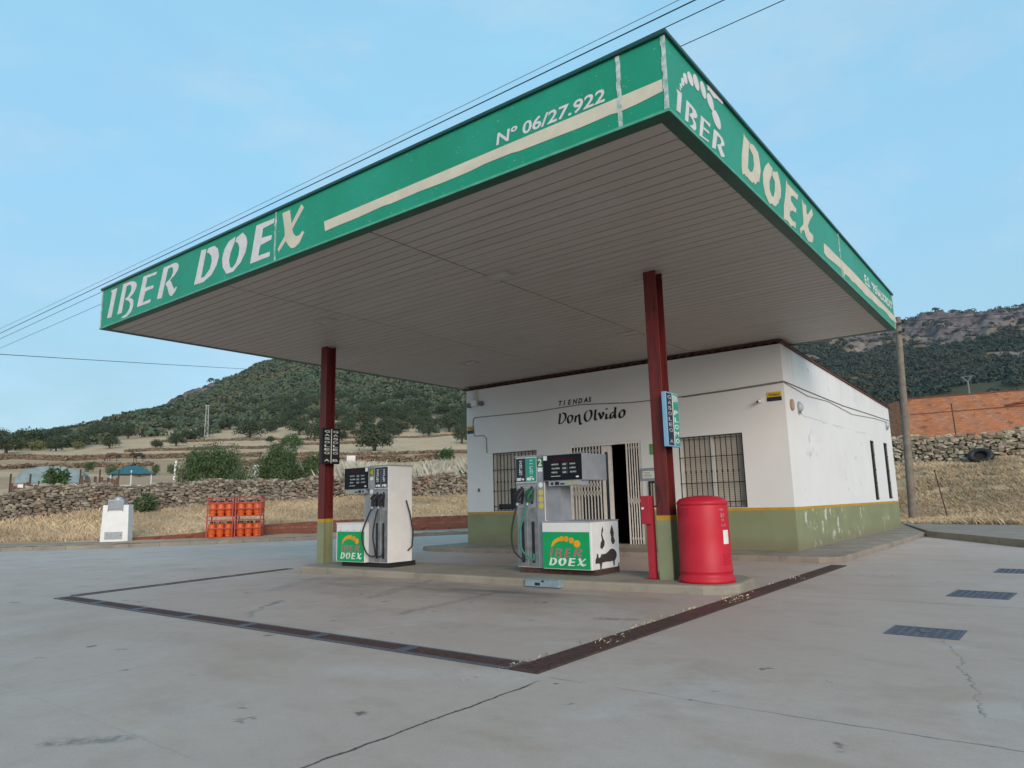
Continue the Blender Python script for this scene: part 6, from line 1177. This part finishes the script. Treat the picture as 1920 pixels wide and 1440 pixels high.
def post(x0, y0, x1, y1, h, r, label, m=m_rust):
    z = H1(x0, y0); t = thing('fence_post', label, 'post', (x0, y0, z)); MB().tube([(0, 0, -.2), (x1 - x0, y1 - y0, h)], r, 8).build('rod', m, t); MB().lathe([(0, 0), (r * 1.5, 0), (r * 1.5, .04), (0, .05)], (x1 - x0, y1 - y0, h), 8).build('tip', m, t)
post(-1.33, 27.43, -1.62, 27.4, 1.95, .022, 'thin rusty rod leaning in the dry grass on the right')
post(-1.73, 38.3, -1.78, 38.3, 3.05, .028, 'thin dark rod standing on top of the pale stone wall')
post(-36.9, 14.9, -36.9, 14.9, 1.9, .03, 'thin dark stake in the stone wall below the big dark bush')
post(-28.6, 30.0, -28.6, 30.0, 2.4, .035, 'dark stake behind the stone wall beside the shop corner')
ty = thing('tyre', 'black tyre lying against the foot of the pale stone wall', 'tyre', (-.72, 37.35, H1(-.72, 37.35) + .36), 0); b = MB(); n = 30; k2 = 12; vs = []
for i in range(n):
    a = i * 2 * math.pi / n
    for j in range(k2): c = j * 2 * math.pi / k2; rr = .42 + .17 * math.cos(c); vs.append((rr * math.cos(a), .17 * math.sin(c), rr * math.sin(a) * .72))
b.add(vs, [(i * k2 + j, i * k2 + (j + 1) % k2, ((i + 1) % n) * k2 + (j + 1) % k2, ((i + 1) % n) * k2 + j) for i in range(n) for j in range(k2)], True); ty.rotation_euler = (R(-22), 0, 0); b.build('rubber_ring', m_rubber, ty)
b = MB(); b.disc((0, .05, 0), (1, 0, 0), (0, 0, .72), (0, .06, 0), .27, 20); b.build('inner_earth', m_shade, ty)
# ------------------------------------------------------------------ things in the paddocks on the left
def face_cam(x, y): return math.atan2(x - CAM.x, CAM.y - y)
t = thing('tarpaulin_shed', 'low shed with a rounded grey blue tarpaulin roof and white side on the far left', 'shed', (-54.3, 14.6, H1(-54.3, 14.6) - .2), R(62))
b = MB(); b.box(-1.9, 1.9, -1.4, 1.4, 0, 1.25); b.build('wall', m_whitep, t); q = MB(); n = 14; pr = [(-2.05 + .0, 1.1)] + [(-2.05 * math.cos(i * math.pi / n), 1.251 + 1.0 * math.sin(i * math.pi / n) ** .8) for i in range(n + 1)] + [(2.05, 1.1)]
q.prism(pr, (0, -1.6, 0), (1, 0, 0), (0, 0, 1), (0, 3.2, 0)); q.build('roof', M('grey_blue_tarpaulin', (.20, .27, .31), (.12, .19, .20), .5, 2), t)
b = MB(); b.box(-.6, -.2, -1.42, -1.4005, 0, 1.05); b.build('door', m_dark, t)
t = thing('paddock_shelter', 'teal roofed open shelter on grey posts, behind the stone wall', 'shelter', (-57.96, 21.52, H1(-57.96, 21.52) - .1), R(64)); 
for sx_ in (-1, 1):
    for sy_ in (-1, 1): MB().box(sx_ * 1.45 - .05, sx_ * 1.45 + .05, sy_ * 1.2 - .05, sy_ * 1.2 + .05, 0, 1.3).build('post', m_galv, t)
MB().box(-.05, .05, -1.3, -1.2, 0, 1.6).build('post', m_galv, t); b = MB(); b.add([(-1.7, -1.5, 1.3), (1.7, -1.5, 1.3), (1.7, 1.5, 1.3), (-1.7, 1.5, 1.3), (-.35, 0, 2.05), (.35, 0, 2.05)], [(0, 1, 5, 4), (2, 3, 4, 5), (1, 2, 5), (3, 0, 4), (3, 2, 1, 0)]); b.build('roof', M('teal_roof_sheet', (.02, .12, .14), (.02, .09, .11), .5, 2), t)
MB().box(-1.5, 1.5, -1.27, -1.21, .35, .43).build('rail', m_galv, t)
def tank(x, y, s_, label):
    t = thing('water_tank', label, 'tank', (x, y, H1(x, y) - .05), R(55), 'white caged water tanks in the paddocks'); MB().box(-.5 * s_, .5 * s_, -.5 * s_, .5 * s_, .12, 1.1 * s_).build('container', m_whitep, t, bevel=.05)
    b = MB(); e = .515 * s_
    for i in range(6):
        q = -e + 2 * e * i / 5
        for sy_ in (-1, 1): b.bar((q, sy_ * e, .1), (q, sy_ * e, 1.12 * s_), .035); b.bar((sy_ * e, q, .1), (sy_ * e, q, 1.12 * s_), .035)
    for z in (.15, .45, .8, 1.1):
        for sy_ in (-1, 1): b.bar((-e, sy_ * e, z * s_), (e, sy_ * e, z * s_), .035); b.bar((sy_ * e, -e, z * s_), (sy_ * e, e, z * s_), .035)
    b.build('wire_cage', m_galv, t); MB().box(-.55 * s_, .55 * s_, -.55 * s_, .55 * s_, 0, .11).build('pallet', m_wood, t)
tank(-73.4, 43.2, 1.25, 'white caged water tank between the two big bushes'); tank(-82.0, 64.0, 1.25, 'white caged water tank right of the left column')
t = thing('white_marker_post', 'short leaning white post beside the teal roofed shelter', 'post', (-73, 32.6, H1(-73, 32.6))); MB().tube([(0, 0, -.2), (.12, .1, 2.0)], .12, 8).build('post', m_whitep, t); MB().tube([(.121, .101, 2.0), (.125, .104, 2.06)], .14, 8).build('cap', m_whitep, t)
random.seed(44)
def pen(x, y, wd, hg, rz, label):
    t = thing('board_pen', label, 'fence', (x, y, H1(x, y) - .1), rz); b = MB(); xx = -wd / 2
    while xx < wd / 2: q = random.uniform(.10, .2); b.box(xx, xx + q - .012, -.015, .015, 0, hg * random.uniform(.72, 1.0)); xx += q
    b.build('boards', M('rusty_board', (.14, .075, .05), (.08, .05, .04), .85, 5), t); 
    for s_ in (-.5, 0, .5): MB().box(s_ * wd - .04, s_ * wd + .04, .016, .09, 0, hg * 1.2).build('post', m_trunk, t)
    b = MB(); b.box(-wd / 2, wd / 2, -.045, -.016, hg * .5, hg * .58); b.build('rail', m_trunk, t)
pen(-40.5, 8.6, 1.7, 1.5, R(78), 'rusty upright board pen left of the young tree on the far left'); pen(-41.0, 12.2, 1.9, 1.6, R(72), 'rusty board pen in front of the tarpaulin shed'); pen(-41.5, 6.3, 2.2, 1.3, R(75), 'rusty board fence at the left edge of the view, behind the stone wall')
# horses
def horse(x, y, rz, label, m, graze):
    t = thing('horse', label, 'horse', (x, y, H1(x, y) - .02), rz, 'horses grazing on the far field')
    V = [(0, 0, 1.12, .30), (.45, 0, 1.10, .31), (.80, 0, 1.12, .27), (-.45, 0, 1.16, .31), (-.72, 0, 1.12, .25)]; E = [(0, 1), (1, 2), (0, 3), (3, 4)]
    def ch(i0, pts):
        p = i0
        for q in pts: V.append(q); E.append((p, len(V) - 1)); p = len(V) - 1
    if graze: ch(2, [(1.10, 0, 1.00, .17), (1.35, 0, .62, .12), (1.48, 0, .36, .115), (1.62, 0, .12, .075)])
    else: ch(2, [(1.05, 0, 1.25, .18), (1.38, 0, 1.25, .13), (1.55, 0, 1.20, .125), (1.75, 0, .92, .075)])
    for sy_, fx, bx_ in ((.16, .10, -.12), (-.16, -.12, .16)):
        ch(2, [(.72, sy_, .80, .13), (.74 + fx * .6, sy_, .48, .065), (.72 + fx, sy_, .12, .05), (.77 + fx, sy_, .03, .06)])
        ch(4, [(-.66, sy_, .86, .17), (-.58 + bx_ * .4, sy_, .62, .10), (-.80 + bx_, sy_, .46, .065), (-.76 + bx_, sy_, .12, .05), (-.71 + bx_, sy_, .03, .06)])
    me = bpy.data.meshes.new('body'); me.from_pydata([v[:3] for v in V], E, []); o = link_mesh('body', me, t); me.materials.append(m)
    sk = o.modifiers.new('skin', 'SKIN'); sk.use_smooth_shade = True
    for i, v in enumerate(V): me.skin_vertices[0].data[i].radius = (v[3], v[3])
    me.skin_vertices[0].data[0].use_root = True
    ss = o.modifiers.new('sub', 'SUBSURF'); ss.levels = 1; ss.render_levels = 1
    MB().tube([(-.92, 0, 1.18), (-1.04, 0, 1.0), (-1.06, 0, .62), (-1.04, 0, .42)], [.04, .07, .075, .02], 8).build('tail', m_black, t)
    hx_ = [(.85, 0, 1.40), (1.12, 0, 1.24), (1.40, 0, .80)] if graze else [(.85, 0, 1.40), (1.10, 0, 1.46), (1.42, 0, 1.42)]
    MB().tube(hx_, [.05, .07, .04], 6).build('mane', m_black, t); b = MB(); ex_ = (1.40, .55) if graze else (1.50, 1.38)
    for s_ in (-1, 1): b.tube([(ex_[0], s_ * .07, ex_[1]), (ex_[0] + .02, s_ * .08, ex_[1] + .14)], [.035, .008], 6)
    b.build('ears', m, t); t.scale = (1.2, 1.2, 1.2)
horse(-140.5, 54.6, R(205), 'brown horse grazing with its head down on the far field, left of the dark one', M('bay_horse_coat', (.13, .055, .03), (.09, .04, .025), .6, 2), True)
horse(-135.5, 57.2, R(205), 'dark brown horse walking with lowered head on the far field', M('dark_horse_coat', (.035, .024, .02), (.02, .016, .015), .6, 2), False)
# ------------------------------------------------------------------ the air between here and the hills
hz_ = bpy.data.materials.new('air_haze'); hz_.use_nodes = True; hn = hz_.node_tree; hn.nodes.clear()
ho = hn.nodes.new('ShaderNodeOutputMaterial'); pv = hn.nodes.new('ShaderNodeVolumePrincipled'); pv.inputs['Color'].default_value = (.82, .90, 1.0, 1); pv.inputs['Density'].default_value = HAZE; pv.inputs['Anisotropy'].default_value = .2
hn.links.new(pv.outputs[0], ho.inputs['Volume'])
zlo, zhi = float(Z.min()) - 1.0, float(Z.max()) + 14
tag(MB().box(-1750, 1750, -1750, 1750, zlo, zhi).build('haze', hz_), 'faint bluish haze in the air before the hills', 'haze', kind='stuff')
